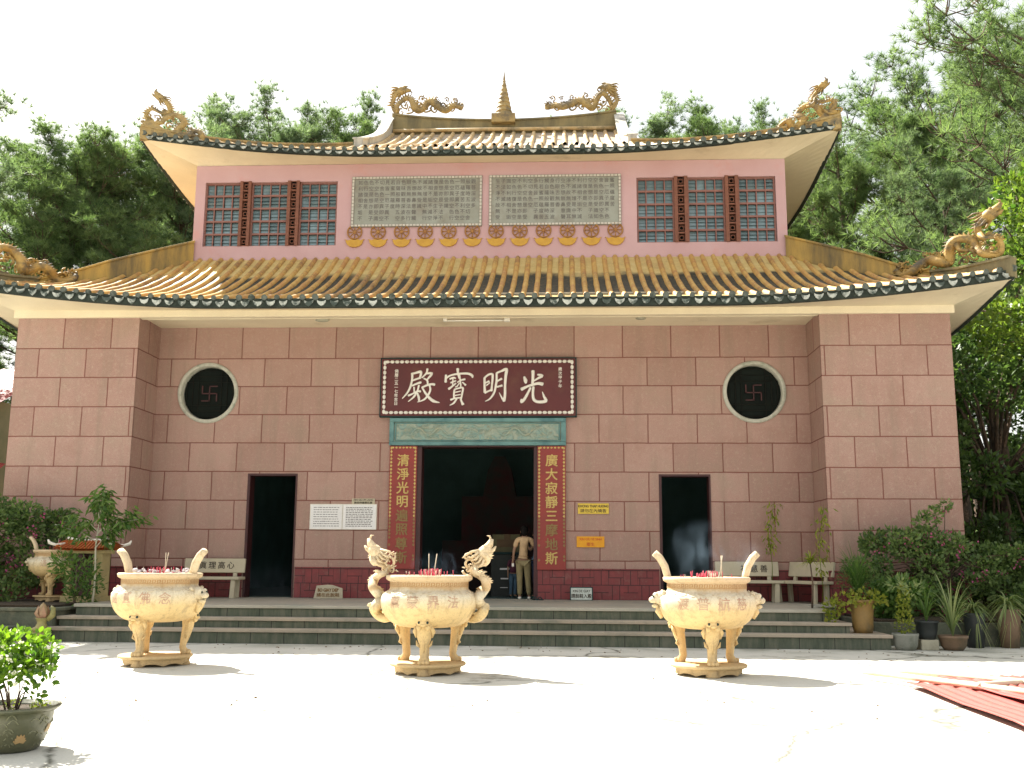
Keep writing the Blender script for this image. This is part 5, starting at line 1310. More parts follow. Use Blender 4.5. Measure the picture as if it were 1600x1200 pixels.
def make_pine(args, label, loc, rz, s, group):
    trunk, V, F, T, mn = args
    t = thing('pine_tree', label, 'tree', loc, rz, group); t.scale = (s,)*3
    trunk.build('trunk', M_bark, t, recalc=False); np_mesh('crown', V, F, mn, T, parent=t); return t
def copy_thing(src, label, loc, rz, s):
    c = copy_tree(src); c.location = loc; c.rotation_euler = (0, 0, rz); c.scale = s if hasattr(s, '__len__') else (s,)*3
    if label: c['label'] = label
    return c
PV = [pine_mesh(11, 20., .30, 5.2, 34, L_pine, 1.15), pine_mesh(23, 20., .42, 5.8, 30, L_pine2, 1.2, flat=.8), pine_mesh(37, 20., .22, 4.6, 40, L_pine, 1.15), pine_mesh(43, 20., .50, 5.0, 58, L_pine2, 1.5, dome=True), pine_mesh(47, 20., .52, 4.6, 54, L_pine, 1.5, dome=True)]
GP = 'pine trees around the temple'
protos = {}
def pine(v, label, x, y, h, rz, wide=1., z=0.):
    s = h/20.
    if v not in protos:
        o = make_pine(PV[v], label, (x, y, z), rz, s, GP); protos[v] = o; o.scale = (s*wide, s*wide, s); return o
    return copy_thing(protos[v], label, (x, y, z), rz, (s*wide, s*wide, s))
SPOTS = [  # variant, x, y, height, rotation, width factor, label
 (0, -17.0, 4.5, 14.5, .3, .75, 'dark pine at the far left edge in front of the taller pines'),
 (4, -18.0, 17, 16.9, 1.2, 1.15, 'tall pine left of the upper roof with a flat open crown'),
 (3, -15.8, 21, 17.2, 2.4, 1.15, 'pine rising close to the left tip of the upper roof'),
 (0, -23.5, 24, 16.8, 4.0, 1.3, 'broad pine second from the left edge behind the lower roof'),
 (1, -12.8, 24, 16.5, 5.1, 1.2, 'pine whose dark trunk stands just left of the upper storey'),
 (3, -14.2, 32, 21.6, .9, 1.05, 'rounded pine top above the roof, left of the ridge'),
 (4, -10.2, 36, 23.2, 3.2, .90, 'low pine top next to the left end of the ridge'),
 (4, 2.0, 33, 20.9, 2.0, .55, 'small pine top just right of the spire'),
 (3, 6.7, 32, 21.4, 4.6, 1.15, 'pine crown behind the right ridge dragon'),
 (4, 11.2, 34, 22.2, 1.7, 1.05, 'pine crown right of the ridge above the upper eave'),
 (3, 15.4, 37, 22.4, .2, .9, 'lower pine crown near the right dragon of the upper roof'),
 (0, 13.9, 20, 17.6, 5.5, 1.05, 'pine directly right of the upper roof tip'),
 (2, 17.2, 18, 18.4, 3.3, 1.15, 'full pine between the temple and the tallest pine'),
 (1, 15.8, 13, 14.4, 2.6, .95, 'lower pine behind the right dragon of the lower roof'),
 (1, 21.5, 16, 20.5, 4.4, 1.3, 'pine behind the tallest pine on the right'),
 (0, -21.0, 10, 13.0, 2.9, 1.0, 'shorter pine by the left edge above the red roof'),
 (2, -18.0, 30, 20.0, .6, 1.3, 'distant pine in the left grove between two crowns'),
 (1, 19.5, 28, 22.0, 5.9, 1.3, 'distant pine low in the right grove'),
 (2, 26.0, 22, 20.0, 1.1, 1.4, 'outermost pine of the right grove'),
 (0, -28.0, 16, 18.0, 1.9, 1.4, 'outermost pine of the left grove'),
 (2, 13.5, 27, 17.0, 3.9, 1.2, 'pine low behind the right wall of the upper storey'),
 (0, -14.0, 14, 13.0, 5.0, 1.1, 'low bushy pine directly behind the left hip of the lower roof'),
]
for v, x, y, h, rz, w, lab in SPOTS: pine(v, lab, x, y, h, rz, w, z=max(0., min(6, (y-12)*.12))-.1)
# the tallest, nearest pine on the right: its own heavier mesh
big = pine_mesh(51, 22., .28, 6.6, 50, L_pine, 1.3, nl=.30, nw=.009)
make_pine(big, 'tallest nearby pine filling the upper right corner', (15.6, 3.0, 0), 2.2, 1.0, GP)
near = pine_mesh(77, 17., .55, 2.6, 20, L_pine2, 1.0, nl=.26)
make_pine(near, 'nearby pine whose branch tips poke in at the top left corner', (-17.3, 6.2, 0), 1.0, .98, GP)

# broadleaf trees on the right edge
def broadleaf(label, x, y, z, clumps, leafm, per, L, W, seed, trunk_to, cat='tree', name='broadleaf_tree', flowers=None):
    rs = np.random.RandomState(seed); rn = random.Random(seed); t = thing(name, label, cat, (x, y, z))
    V, F, T = clump_leaves(rs, clumps, per, L, W); cr = np_mesh('crown', V, F, leafm, T, parent=t)
    b = MB(); 
    base = Vector((0, 0, -.05)); mid = Vector(trunk_to)
    r0 = .02+.02*mid.z
    b.tube([base, mid*.5+Vector((.04*mid.z, 0, 0)), mid], [r0*1.3, r0, r0*.75], 8)
    for c in clumps:
        e = Vector(c[:3]); b.tube([mid*.75+Vector((0, 0, 0)), (mid+e)/2+Vector((0, 0, .1)), e], [r0*.5, r0*.3, r0*.12], 5)
    b.build('trunk', M_bark, t)
    if flowers:
        fm, n, L2, W2 = flowers; Cs = []
        for k in range(n):
            c = clumps[rn.randrange(len(clumps))]; d = unit(rs.normal(size=3)); d[1] = -abs(d[1]); p = np.array(c[:3])+d*np.array(c[3:])*1.05
            Cs += [p+rs.normal(size=3)*L2*1.0 for _ in range(rn.randint(4, 10))]
        C = np.array(Cs); n2 = len(C); V, F = leaves(C, rs.normal(size=(n2, 3))+np.array([0, -.4, .3]), np.full(n2, L2)*rs.uniform(.7, 1.3, n2), np.full(n2, W2), rs)
        np_mesh('blossom', V, F, fm, np.repeat(rs.random(n2), 2), parent=t)
    return t
def cl(seed, n, cx, cy, cz, sx, sy, sz, r0, r1):
    rn = random.Random(seed); out = []
    for i in range(n):
        a = rn.uniform(0, 2*PI); q = rn.random()**.5; w = rn.uniform(-1, 1); k = math.sqrt(max(.05, 1-w*w*.7))
        r_ = rn.uniform(r0, r1); out.append((cx+sx*q*math.cos(a)*k, cy+sy*q*math.sin(a)*k, cz+sz*w, r_, r_*.9, r_*.75))
    return out
broadleaf('bright yellow-green broadleaf tree behind the right dragon of the lower roof', 13.2, .6, 0, cl(3, 46, 0, 0, 7.6, 2.2, 2.0, 2.9, .35, .75), L_broad, 120, .16, .045, 3, (0, 0, 6.5))
broadleaf('dark leafy tree against the right wall of the temple', 12.6, 3.8, 0, cl(5, 46, 0, 0, 4.3, 2.0, 2.0, 3.0, .35, .8), L_dark, 110, .16, .045, 5, (0, 0, 4.5))
broadleaf('half sunlit hedge tree at the right edge beyond the pots', 13.4, -1.4, 0, cl(7, 30, 0, 0, 1.9, 2.3, 1.6, 1.5, .35, .7), L_dark, 110, .15, .045, 7, (0, 0, 2.2))
broadleaf('whitish-leaved tree in the gap above the lower roof at right', 14.2, 7.5, 0, cl(9, 40, 0, 0, 8.3, 3.0, 2.0, 2.2, .4, .8), L_spider, 95, .15, .05, 9, (0, 0, 7))
broadleaf('dark broadleaf tree low at the far right behind the hedge', 16.8, 4.5, 0, cl(13, 36, 0, 0, 3.6, 2.6, 2.2, 2.8, .5, .9), L_dark, 90, .18, .05, 13, (0, 0, 4))
# understory filling the far background
rs = np.random.RandomState(99); cs = []
for k in range(150):
    x = rs.uniform(-48, 48); y = rs.uniform(24, 52)
    cs.append((x, y, (y-12)*.12+rs.uniform(0, 3.5), rs.uniform(1.2, 2.6), rs.uniform(1.2, 2.4), rs.uniform(1.2, 2.4)))
for k in range(46):
    x = rs.uniform(11.5, 30) if k % 2 else rs.uniform(-40, -13); y = rs.uniform(9, 18)
    cs.append((x, y, rs.uniform(0, 2.0), rs.uniform(.9, 1.8), rs.uniform(1.0, 1.8), rs.uniform(.9, 1.7)))
V, F, T = clump_leaves(rs, cs, 55, .55, .16); o = np_mesh('undergrowth', V, F, L_dark, T); tag(o, 'dark undergrowth beneath the far pines', 'undergrowth', kind='stuff')

# ---------- planting beds and pots beside the steps
M_bed = mat('mossy_stone_bed', (.12, .13, .09), (.08, .09, .065), 2.5, .95, stain=(.17, .16, .11), st=(.5, .7), sscale=3, fine=20, bmp=.8, bdist=.02)
t = thing('planting_bed', 'low mossy stone planting bed at the left end of the steps', 'planter', (-10.4, -3.4, 0))
b = MB(); b.box(-3.2, 3.35, -.85, 2.2, 0, .50, 0); b.box(-3.25, 3.40, -.90, 2.2, .50, .56, 0); b.build('stone_wall', M_bed, t, bevel=.015)
b = MB(); b.box(-3.1, 3.25, -.7, 2.1, .562, .60); b.build('soil', M_soil, t)
t = thing('stone_block', 'low worn stone block in front of the left planting bed', 'stone', (-8.05, -4.6, 0))
b = MB(); b.box(-.42, .42, -.2, .3, 0, .22); b.box(-.45, .45, -.23, .3, .22, .26); b.build('block', M_bed, t, bevel=.02)
t = thing('planting_bed', 'low stone planting bed behind the potted plants right of the steps', 'planter', (10.2, -2.3, 0))
b = MB(); b.box(-2.9, 4.2, -1.2, 1.1, 0, .40, 0); b.build('stone_wall', M_bed, t, bevel=.015)
b = MB(); b.box(-2.8, 4.1, -1.1, 1.05, .402, .44); b.build('soil', M_soil, t)

broadleaf('large bougainvillea with magenta flowers covering the foot of the right pier', 9.15, -1.95, .4,
   cl(21, 40, -.45, 0, .85, 1.5, .45, .66, .18, .34)+[(-.35, 0, 1.75, .22, .2, .2), (-.15, 0, 1.95, .16, .15, .16), (.05, -.05, 2.12, .11, .1, .11), (-1.35, .1, 1.35, .2, .2, .2)]+cl(22, 12, 1.15, 0, .75, .7, .4, .5, .2, .32),
   L_bush, 210, .085, .026, 21, (0, 0, .9), cat='bush', name='bougainvillea_bush', flowers=(L_pink, 52, .044, .022))
broadleaf('bougainvillea with pink flowers at the left edge of the left planting bed', -9.35, -2.5, .6,
   cl(25, 34, 0, .1, .95, 1.1, .5, .95, .22, .42), L_bush, 270, .09, .027, 25, (0, 0, .9), cat='bush', name='bougainvillea_bush', flowers=(L_pink, 36, .055, .026))
broadleaf('dark shrub between the left bougainvillea and the pier wall', -8.35, -1.75, .6,
   cl(27, 14, 0, 0, .95, .55, .3, .7, .18, .30), L_dark, 170, .09, .026, 27, (0, 0, .8), cat='bush', name='leafy_bush', flowers=(L_pink, 7, .04, .018))
# slender young tree with drooping leaves by the shrine
t = thing('young_tree', 'slender young tree with drooping leaves on a thin pale stem left of the steps', 'tree', (-6.78, -3.35, .42))
b = MB(); b.tube([(0, 0, 0), (.02, 0, .6), (-.01, 0, 1.2), (.03, 0, 1.85)], [.022, .02, .016, .010], 7)
arms_ = [(.03, 0, 1.85, .12, 0, 2.25), (.0, 0, 1.5, -.40, -.05, 1.78), (.0, 0, 1.45, .55, .05, 1.85), (.0, 0, 1.6, .25, -.1, 1.95), (.0, 0, 1.2, .28, 0, 1.50), (.02, 0, 1.7, -.1, .05, 2.15), (.02, 0, 1.5, .78, 0, 1.72), (0, 0, 1.3, -.6, 0, 1.55)]
rs = np.random.RandomState(41); Cs = []; Ds = []
for x0, y0, z0, x1, y1, z1 in arms_:
    b.tube([(x0, y0, z0), ((x0+x1)/2, y0, (z0+z1)/2+.05), (x1, y1, z1)], [.010, .007, .004], 5)
    for q in range(90):
        f = rs.uniform(.35, 1.15); Cs.append((x0+(x1-x0)*f+rs.normal()*.06, y0+(y1-y0)*f+rs.normal()*.08, z0+(z1-z0)*f+rs.normal()*.06)); Ds.append((rs.normal()*.6+(x1-x0)*.8, rs.normal()*.6, -.55+rs.normal()*.35))
b.build('trunk', M_stone2, t); n = len(Cs); V, F = leaves(np.array(Cs), np.array(Ds), .19*rs.uniform(.7, 1.2, n), .025*rs.uniform(.8, 1.2, n), rs); np_mesh('crown', V, F, L_fern, np.repeat(rs.random(n), 2), parent=t)

def fronds(b_V, b_F, b_T, rs, c, n, L, W, rise, arc, tint=(.2, .9), k=6):
    """arching strap leaves as strips"""
    base = sum(len(v) for v in b_V)
    for i in range(n):
        a = rs.uniform(0, 2*PI); l = L*rs.uniform(.6, 1.15); r_ = rise*rs.uniform(.7, 1.3); w = W*rs.uniform(.8, 1.2); d = np.array([math.cos(a), math.sin(a), 0]); s = np.array([-d[1], d[0], 0]); pts = []
        for q in range(k+1):
            f = q/k; p = np.array(c)+d*l*(f*.9)*(.35+.65*f)+np.array([0, 0, 1])*(r_*f*2.0-arc*l*f*f*2.2); ww = w*math.sin(PI*(.12+.88*f)**.8)*.9 if f < 1 else .001
            pts += [p+s*ww, p-s*ww]
        v = np.array(pts); b_V.append(v); f_ = [(base+2*q, base+2*q+1, base+2*q+3, base+2*q+2) for q in range(k)]; base += len(v)
        b_F.append(np.array(f_)); b_T.append(np.full(k, rs.uniform(*tint)))
def strap_plant(name, parent, c, n, L, W, rise, arc, m, seed, tint=(.2, .9)):
    rs = np.random.RandomState(seed); V = []; F = []; T = []; fronds(V, F, T, rs, c, n, L, W, rise, arc, tint)
    return np_mesh(name, np.concatenate(V), np.concatenate(F), m, np.concatenate(T), parent=parent)
def pot(t, prof, m, z=0., name='pot', soil=True):
    b = MB(); b.lathe([(0, z)]+[(r_, z+h) for r_, h in prof]+[(prof[-1][0]-.025, z+prof[-1][1]), (prof[-1][0]-.03, z+prof[-1][1]-.05)], 28); o = b.build(name, m, t)
    if soil: b = MB(); b.lathe([(0, z+prof[-1][1]-.035), (prof[-1][0]-.028, z+prof[-1][1]-.045)], 20); b.build('soil', M_soil, t)
    return o
M_tallpot = mat('brown_ochre_glazed_pot', (.26, .16, .05), (.19, .12, .04), 3, .5, stain=(.10, .08, .04), st=(.5, .7), sscale=4, fine=30, bmp=.3)
M_greyp = mat('grey_cement_pot', (.26, .26, .22), (.19, .20, .17), 4, .9, stain=(.13, .14, .10), st=(.5, .7), sscale=4)
M_blackp = mat('black_plastic_pot', (.03, .035, .035), (.02, .025, .025), 6, .45, bmp=0)
M_brownp = mat('brown_bowl_pot', (.20, .13, .08), (.15, .10, .06), 4, .7, stain=(.09, .08, .05), st=(.5, .7), sscale=4)
GPOT = 'potted plants along the right end of the steps'
t = thing('potted_plant', 'tall ochre pot of trailing yellow-green leaves and ferns on the lowest steps', 'potted plant', (6.98, -3.98, .245), 0, GPOT)
pot(t, [(.15, 0), (.17, .10), (.18, .30), (.20, .50), (.22, .52), (.22, .56)], M_tallpot)
rs = np.random.RandomState(61); V, F, T = clump_leaves(rs, [(-.28, -.05, .52, .24, .2, .15), (0, -.12, .60, .26, .2, .13), (-.48, 0, .42, .16, .15, .14), (.2, -.08, .56, .16, .16, .12), (-.52, 0, .22, .10, .1, .18)], 150, .085, .028); np_mesh('trailing_leaves', V, F, L_yel, T, parent=t)
strap_plant('fern', t, (-.05, .05, .58), 160, .55, .010, .50, .42, L_fern, 62, (0, .5))
rs = np.random.RandomState(63); V, F, T = clump_leaves(rs, [(-.05, .05, .88, .36, .3, .26), (-.1, .1, 1.12, .22, .2, .16)], 330, .07, .009); np_mesh('fine_foliage', V, F, L_dark, T, parent=t)
t = thing('potted_plant', 'grey pot with a slim column of small variegated leaves, second from the steps', 'potted plant', (7.56, -4.36, 0), 0, GPOT)
pot(t, [(.15, 0), (.19, .08), (.205, .22), (.215, .24), (.215, .27)], M_greyp)
rs = np.random.RandomState(64); V, F, T = clump_leaves(rs, [(0, 0, .38+.14*k, .15-.016*k, .15-.016*k, .11) for k in range(5)], 230, .05, .018); np_mesh('leaf_column', V, F, L_yel, T, parent=t)
rs = np.random.RandomState(65); V, F, T = clump_leaves(rs, [(-.05, 0, 1.08, .2, .18, .12), (.15, 0, 1.0, .15, .15, .12)], 110, .12, .02); np_mesh('top_leaves', V, F, L_spider, T, parent=t)
t = thing('potted_plant', 'black plastic pot raised on a pale stone block', 'potted plant', (7.95, -4.26, 0), 0, GPOT)
b = MB(); b.box(-.145, .145, -.13, .13, 0, .17); b.build('stone_block', M_stone2, t, bevel=.012)
pot(t, [(.13, 0), (.16, .10), (.185, .27), (.20, .275), (.20, .30)], M_blackp, z=.172)
strap_plant('leaves', t, (0, 0, .44), 26, .40, .016, .34, .30, L_fern, 66)
t = thing('potted_plant', 'wide brown bowl of long arching pale blades', 'potted plant', (8.36, -4.30, 0), 0, GPOT)
pot(t, [(.15, 0), (.20, .07), (.225, .19), (.24, .20), (.24, .24)], M_brownp)
strap_plant('leaves', t, (0, 0, .22), 44, .66, .014, .62, .50, L_spider, 67)
for k, (x, s_, lab) in enumerate(((8.75, 1., 'spider plant spilling pale blades over the bed edge, just right of the brown bowl'), (9.35, 1.12, 'middle spider plant of the row hanging over the right bed'), (9.95, .95, 'spider plant furthest right over the bed edge'))):
    t = thing('spider_plant', lab, 'potted plant', (x+.2, -3.72+.05*k, .0), 0, 'spider plants on the right bed'); t.scale = (s_,)*3
    pot(t, [(.13, 0), (.16, .3), (.18, .55), (.18, .58)], M_blackp if k != 1 else M_brownp)
    strap_plant('leaves', t, (0, 0, .58), 95, .50, .015, .26, .62, L_spider, 70+k, (.1, 1.))
    strap_plant('runners', t, (0, -.1, .45), 16, .50, .006, .10, 1.05, L_spider, 80+k, (.7, 1.))
# extra leaf plants in the right bed
for k, (x, y, s_, m_, lab) in enumerate(((10.6, -2.9, 1.2, L_dark, 'big-leaved dark plant at the right edge of the bed'), (8.0, -2.9, .8, L_fern, 'leafy green plant low behind the black pot'), (11.6, -2.6, 1.5, L_bush, 'tall bush at the right frame edge beside the bed'))):
    broadleaf(lab, x, y, .4, cl(90+k, 12, 0, 0, .45*s_, .5*s_, .3, .35*s_, .16, .26), m_, 150, .13, .04, 90+k, (0, 0, .4), cat='plant', name='leafy_plant', flowers=(L_pink, 5, .04, .02) if k == 2 else None)
# climbing stems on the right recess wall
for k, (x, z0, z1, lab, m_) in enumerate(((6.18, 1.65, 2.70, 'yellow-green climbing spray on the wall above the angled bench, left one', L_yel), (6.92, 1.2, 2.55, 'thin climbing spray at the corner of the right pier', L_yel))):
    t = thing('climbing_plant', lab, 'plant', (x, -.30 if k == 0 else -1.45, z0)); rs = np.random.RandomState(120+k); H = z1-z0
    b = MB(); b.tube([(0, 0, -(z0-PZ)), (.04, 0, -.3), (-.02, 0, H*.4), (.12, -.02, H)], [.008, .007, .006, .003], 5); b.build('stem', L_yel, t)
    n = 120; f = rs.random(n); C = np.stack([.10*f+rs.normal(size=n)*.07, rs.normal(size=n)*.04, H*f], 1); D = np.stack([rs.normal(size=n)*.5, rs.normal(size=n)*.4-.2, -.8+rs.normal(size=n)*.3], 1)
    V, F = leaves(C, D, .13*rs.uniform(.6, 1.2, n), .02*np.ones(n), rs); np_mesh('leaves', V, F, m_, np.repeat(rs.random(n), 2), parent=t)
t = thing('leafy_plant', 'tuft of bright green strap leaves beside the angled bench', 'plant', (6.32, -3.2, PZ)); 
b = MB(); b.tube([(0, 0, 0), (.03, 0, .4), (.0, 0, .78)], [.02, .016, .012], 6); b.build('stem', M_bark, t)
strap_plant('leaves', t, (0, 0, .76), 60, .32, .016, .20, .50, L_yel, 130)
# left foreground of the bed: fern over a pedestal and lotus ornament
t = thing('leafy_bush', 'feathery green bush in front of the spirit shrine', 'bush', (-7.15, -3.3, .42))
rs = np.random.RandomState(131); V, F, T = clump_leaves(rs, [(0, 0, .80, .42, .3, .22), (.15, 0, .55, .35, .28, .25), (-.25, 0, .95, .25, .2, .16), (.1, 0, .28, .22, .2, .25)], 210, .11, .018); np_mesh('leaves', V, F, L_fern, T, parent=t)
b = MB(); b.tube([(0, 0, 0), (.02, 0, .5), (0, 0, .9)], [.03, .025, .012], 6); b.build('stem', M_bark, t)
t = thing('lotus_ornament', 'yellowish ceramic stand with a pink lotus bud beside the left end of the steps', 'ornament', (-7.0, -4.72, .0)); t.scale = (.92,)*3
M_cer = mat('mossy_yellow_ceramic', (.30, .26, .10), (.22, .20, .07), 4, .6, stain=(.12, .13, .05), st=(.5, .7), sscale=4)
b = MB(); b.lathe([(0, .22), (.17, .22), (.18, .26), (.11, .29), (.08, .36), (.10, .42), (.13, .45)], 20); b.lathe([(0, 0), (.15, 0), (.15, .22), (0, .22)], 16); b.tube([(.10, 0, .42), (.19, 0, .50), (.20, 0, .62), (.15, 0, .66)], [.05, .06, .045, .02], 8); b.build('stand', M_cer, t)
b = MB(); b.lathe([(0, .42), (.07, .44), (.115, .52), (.10, .60), (.05, .68), (0, .73)], 18)
bud = b.build('bud', mat('pink_ceramic_bud', (.30, .17, .10), (.26, .20, .09), 5, .5), t)
b = MB()
for q in range(6):
    a = q*PI/3; Mq = Matrix.Rotation(a, 4, 'Z'); b.add([(.06, -.05, .43), (.06, .05, .43), (.135, .055, .53), (.135, -.055, .53), (.09, 0, .68)], [(0, 1, 2, 3), (3, 2, 4)], 0, True, Mq)
b.build('petals', mat('cream_pink_petals', (.34, .23, .13), (.34, .16, .11), 5, .5), bud)

# ---------- spirit shrine
t = thing('spirit_shrine', 'small shrine with an orange tiled roof and white upturned corners in the left planting bed', 'shrine', (-7.22, -2.55, .56))
M_or = mat('orange_glazed_tile', (.50, .14, .03), (.40, .10, .03), 5, .5); M_scream = mat('yellow_shrine_plaster', (.42, .34, .16), (.34, .28, .13), 4, .8)
b = MB(); b.box(.12, .30, -.2, .2, 0, 1.02); b.box(-.40, -.30, -.2, .2, .15, 1.02); b.box(-.40, .30, .15, .2, .15, 1.02); b.box(-.45, .35, -.25, .25, 0, .15); b.box(-.45, .35, -.25, .25, .95, 1.02); b.build('body', M_scream, t, bevel=.01)
b = MB(); b.box(-.30, .12, -.1, .14, .16, .94); b.box(-.36, -.02, -.24, -.21, .80, .93); b.build('red_niche', M_darkred, t)
b = MB(); 
for s in (-1, 1):
    rows = []
    for k in range(6):
        f = k/5; rows.append([(-.05+x*(.56-.1*f), s*(.36*(1-f)), 1.04+.16*f**1.2+.06*abs(x)**3*(1-f)) for x in [q/8-1 for q in range(17)]])
    b.grid(rows); b.grid([[(p[0], p[1], p[2]-.04) for p in r_] for r_ in rows])
rf = b.build('roof', M_or, t, recalc=False)
b = MB()
for x in [q/8-1 for q in range(17)]: b.tube([(-.05+x*(.56-.1*f), -.37*(1-f), 1.05+.16*f**1.2+.06*abs(x)**3*(1-f)) for f in (0, .25, .5, .75, 1)], .016, 5)
b.build('tile_ribs', M_or, rf)
b = MB()
for sx in (-1, 1):
    for sy in (-1, 1): b.tube([(-.05+sx*.40, sy*.2, 1.14), (-.05+sx*.52, sy*.33, 1.11), (-.05+sx*.61, sy*.40, 1.15), (-.05+sx*.63, sy*.42, 1.21)], [.022, .028, .032, .014], 7)
b.tube([(-.5, 0, 1.25), (-.3, 0, 1.21), (.2, 0, 1.21), (.4, 0, 1.25)], .025, 7)
b.build('corner_horns', M_white, rf)

# ---------- foreground pot with glossy shrub
t = thing('potted_shrub', 'big green glazed pot with a round glossy shrub and white flowers in the left foreground', 'potted plant', (-2.27, -14.40, 0)); t.scale = (.86, .86, .80)
def potmat():
    m, tt, p = nt('green_glazed_pot'); co = N(tt, 'ShaderNodeTexCoord').outputs['Object']; n = noise_n(tt, co, 5, 6, .7)
    c = ramp(tt, n, [(.3, (.055, .062, .035)), (.6, (.085, .085, .045)), (.8, (.12, .105, .06))]); tt.links.new(c, p.inputs['Base Color']); p.inputs['Roughness'].default_value = .35
    bump(tt, p, noise_n(tt, co, 25, 4), .2, .01); return m
PP = [(.22, 0), (.25, .02), (.29, .10), (.325, .20), (.345, .30), (.35, .355), (.395, .375), (.405, .39), (.40, .405)]
pb = pot(t, PP, potmat())
def prad(z):
    for (r0, z0), (r1, z1) in zip(PP, PP[1:]):
        if z <= z1: return r0+(r1-r0)*max(0, z-z0)/(z1-z0)
    return PP[-1][0]
fl = MB(); vn = MB(); rn = random.Random(77)
for k, aa in enumerate((-2.35, -1.62, -.80, .1, 1.2, 2.4)):
    zc = (.19, .20, .12)[k % 3]; S_ = (.8, 1.15, .8)[k % 3]
    for q in range(7):
        ang = PI/2+(q-3)*.42; L = .10*S_*(1 if abs(q-3) < 2 else .8); pts2 = []
        for (u, w) in ((0, 0), (-.028*S_, L*.5), (0, L), (.028*S_, L*.5)):
            uu = u*math.sin(ang)+w*math.cos(ang); ww = -u*math.cos(ang)+w*math.sin(ang); z_ = zc-.02+ww; r_ = prad(z_)+.004+.002*(q % 2); a_ = aa+uu/.33; pts2.append((r_*math.cos(a_), r_*math.sin(a_), z_))
        fl.add(pts2, [(0, 1, 2, 3)])
    for q in range(9):
        z_ = rn.uniform(.05, .31); a_ = aa+rn.uniform(-.5, .5); r_ = prad(z_)+.003; d = rn.uniform(.02, .05)
        vn.tube([(r_*math.cos(a_+j*.05*1.2), r_*math.sin(a_+j*.05*1.2), z_+d*math.sin(j*.8)) for j in range(5)], .0055, 4)
fl.build('painted_lotus', mat('peach_glaze_flower', (.40, .24, .10), (.34, .25, .12), 9, .4, bmp=.1), pb, recalc=False)
vn.build('painted_scroll', mat('pale_green_glaze', (.20, .20, .12), None, 9, .4, bmp=0), pb)
rs = np.random.RandomState(201)
cls = cl(31, 32, -.02, 0, .86, .33, .33, .17, .07, .13)+[(.30, -.05, .60, .08, .08, .10), (.24, -.1, .52, .05, .05, .06), (-.10, -.15, .56, .05, .05, .04)]
Cs = []; Ds = []; T = []
for c in cls:
    n = 30 if c[2] > .65 else 16; d = unit(rs.normal(size=(n, 3))); Cs.append(np.array(c[:3])+d*np.array(c[3:])*.9); Ds.append(d*1.0+rs.normal(size=(n, 3))*.4+np.array([0, 0, .45])); T.append(np.clip(rs.normal(.45, .28, n)+(c[2]-.8)*.8, 0, 1))
C = np.concatenate(Cs); D = unit(np.concatenate(Ds)); T = np.concatenate(T); n = len(C)
# rounded six-point leaves
r_ = unit(rs.normal(size=(n, 3))); S = unit(np.cross(D, r_)); U = np.cross(S, D); L = (.068*rs.uniform(.7, 1.25, n))[:, None]; W = L*.30
V = np.stack([C, C+D*L*.35+S*W+U*W*.3, C+D*L*.75+S*W*.9+U*W*.25, C+D*L*1.05, C+D*L*.75-S*W*.9+U*W*.25, C+D*L*.35-S*W+U*W*.3], 1).reshape(-1, 3); i = np.arange(n)[:, None]*6
F = np.concatenate([i+np.array([[0, 1, 2, 3]]), i+np.array([[0, 3, 4, 5]])], 1).reshape(-1, 4); np_mesh('foliage', V, F, L_camel, np.repeat(T, 2), parent=t)
fc = []
for k in range(34):
    c = cls[k % 32]; d = unit(rs.normal(size=3)); d[1] = -abs(d[1]); fc.append(np.array(c[:3])+d*(np.array(c[3:])+.02))
Cs = np.repeat(np.array(fc), 9, 0)+rs.normal(size=(34*9, 3))*.006; V, F = leaves(Cs, rs.normal(size=(34*9, 3))+np.array([0, -.5, .4]), .030*np.ones(34*9), .012*np.ones(34*9), rs); np_mesh('blossom', V, F, L_wht, np.repeat(rs.random(34*9), 2), parent=t)
b = MB()
for k in range(9):
    x = rs.uniform(-.22, .24); y = rs.uniform(-.2, .2); e = (x*1.0+rs.uniform(-.05, .05), y, rs.uniform(.60, .8)); b.tube([(x*.3, y*.3, .36), (x*.55, y*.5, .50), e], [.008, .006, .003], 5)
b.build('stems', M_bark, t)
V, F, T = clump_leaves(rs, [(.2*math.cos(q)*1.3, .2*math.sin(q)*1.3, .385, .07, .07, .03) for q in range(7)], 120, .025, .008); np_mesh('ground_cover', V, F, L_yel, T, parent=t)

# ---------- red corrugated sheets with poles lying on the courtyard
M_redsheet = mat('red_painted_sheet', (.40, .085, .07), (.34, .07, .06), 2, .5, stain=(.35, .08, .05), st=(.55, .75), sscale=3, fine=30, bmp=.1)
def sheet(label, x0, x1, y0, y1, z, lift, rz=0., sag=0.):
    t = thing('corrugated_sheet', label, 'metal sheet', (x0, y0, z), rz, 'red corrugated sheets on the courtyard')
    b = MB(); n = int((x1-x0)/.02); rows = []
    for k in range(7):
        f = k/6; rows.append([(i*.02, (y1-y0)*f, .016*math.sin(2*PI*i*.02/.13)+lift*math.sin(PI*f*.9+.2)+.015*math.sin(f*9)) for i in range(n+1)])
    b.grid(rows); top = b.build('sheet', M_redsheet, t, recalc=False)
    sol = top.modifiers.new('thick', 'SOLIDIFY'); sol.thickness = .004; return t
sheet('left red corrugated sheet lying on the courtyard at the right edge', 5.72, 6.75, -13.4, -9.75, .05, .02, R(-1.5))
sheet('red corrugated sheet under the pale poles', 6.35, 8.6, -13.0, -9.35, .09, .03, R(1.5))
M_pole = mat('sun_bleached_bamboo', (.62, .55, .40), (.55, .48, .34), 3, .6, fine=20, bmp=.2)
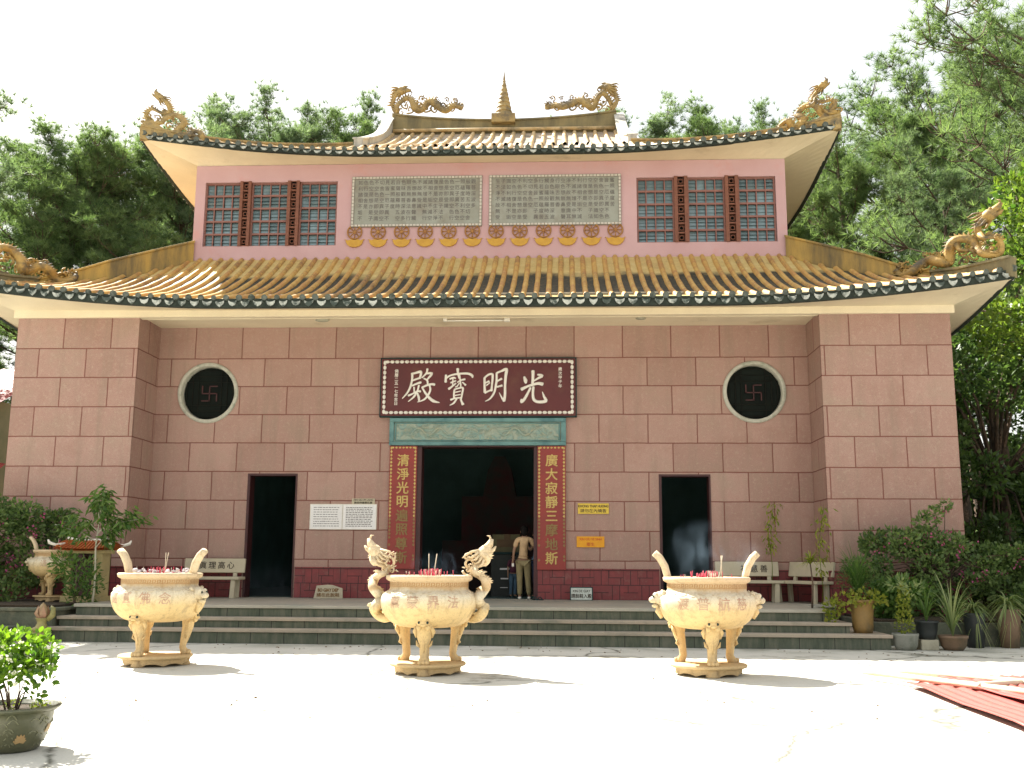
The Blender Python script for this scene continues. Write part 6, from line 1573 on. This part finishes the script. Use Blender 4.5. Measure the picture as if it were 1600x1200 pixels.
for k, (p0, p1, lab) in enumerate((((5.55, -8.95, .10), (7.2, -12.4, .14), 'bleached bamboo pole nearest the left red sheet'), ((5.9, -9.0, .12), (8.2, -12.0, .16), 'second bleached bamboo pole lying across the red sheets'), ((6.3, -10.6, .13), (7.7, -9.9, .14), 'short crosswise bamboo pole joining the two long poles'))):
    t = thing('bamboo_pole', lab, 'pole', p0, 0, 'bamboo poles on the red sheets'); d = Vector(p1)-Vector(p0); b = MB(); pts = [d*(i/16) for i in range(17)]; b.tube(pts, [.034+.004*(i % 2) for i in range(17)], 8); b.build('culm', M_pole, t)

# ---------- red-roofed house at the left edge
t = thing('neighbour_house', 'small house with red tiled roofs just showing at the left edge behind the pier', 'house', (-15.5, 4.2, 0))
M_green = mat('green_shutter', (.05, .10, .09), (.04, .08, .07), 5, .6); M_roofr = mat('red_roof_tile', (.34, .06, .05), (.28, .05, .04), 3, .6, stain=(.45, .36, .32), st=(.55, .7), sscale=2, bmp=.5)
b = MB(); b.box(-3, 2.2, .2, 5, 0, 5.6); b.build('wall', mat('house_wall', (.30, .32, .20), (.22, .26, .15), 2, .85), t)
b = MB(); b.box(-3, 2.25, .12, .2, 3.9, 4.35); b.build('red_band', M_darkred, t)
b = MB(); b.box(.9, 2.0, .1, .2, 4.4, 5.4); w = b.build('window', M_green, t); b = MB(); b.box(1.0, 1.9, .08, .1, 4.5, 5.3); b.build('pane', M_darkglass, w)
def rib_roof(x0, x1, y0, z0, y1, z1, name):
    b = MB(); n = int((x1-x0)/.06)
    b.grid([[(x0+(x1-x0)*i/n, y0+(y1-y0)*f, z0+(z1-z0)*f+.04*abs(math.sin(i*.9))) for i in range(n+1)] for f in (0, .5, 1)]); b.box(x0, x1, y0-.03, y0, z0-.12, z0+.02); return b.build(name, M_roofr, t, recalc=False)
rib_roof(-3.2, 2.5, -.5, 5.35, 2.6, 6.9, 'roof'); rib_roof(-3.2, 2.5, -.4, 3.5, .3, 3.9, 'porch_roof')
b = MB(); b.box(-3.3, 2.6, -.62, -.5, 5.55, 5.72); b.build('gutter', M_greyp, t)

# ---------- fallen leaves and incense-paper scraps on the courtyard
rs = np.random.RandomState(301); n = 260
C = np.stack([rs.uniform(-7, 9, n), rs.uniform(-13, -4.7, n), np.full(n, .006)], 1); C[:90, 1] = rs.uniform(-5.6, -4.6, 90)
D = rs.normal(size=(n, 3)); D[:, 2] = rs.uniform(0, .15, n)
V, F = leaves(C, D, .05*rs.uniform(.5, 1.4, n), .014*rs.uniform(.6, 1.3, n), rs, fold=.1); V[:, 2] = np.maximum(V[:, 2], .005)
o = np_mesh('fallen_leaves', V, F, mat('dry_brown_leaves', (.10, .06, .03), (.17, .11, .05), 9, .9, bmp=0), np.zeros(len(F))); tag(o, 'dry leaves scattered over the courtyard', 'leaves', kind='stuff')
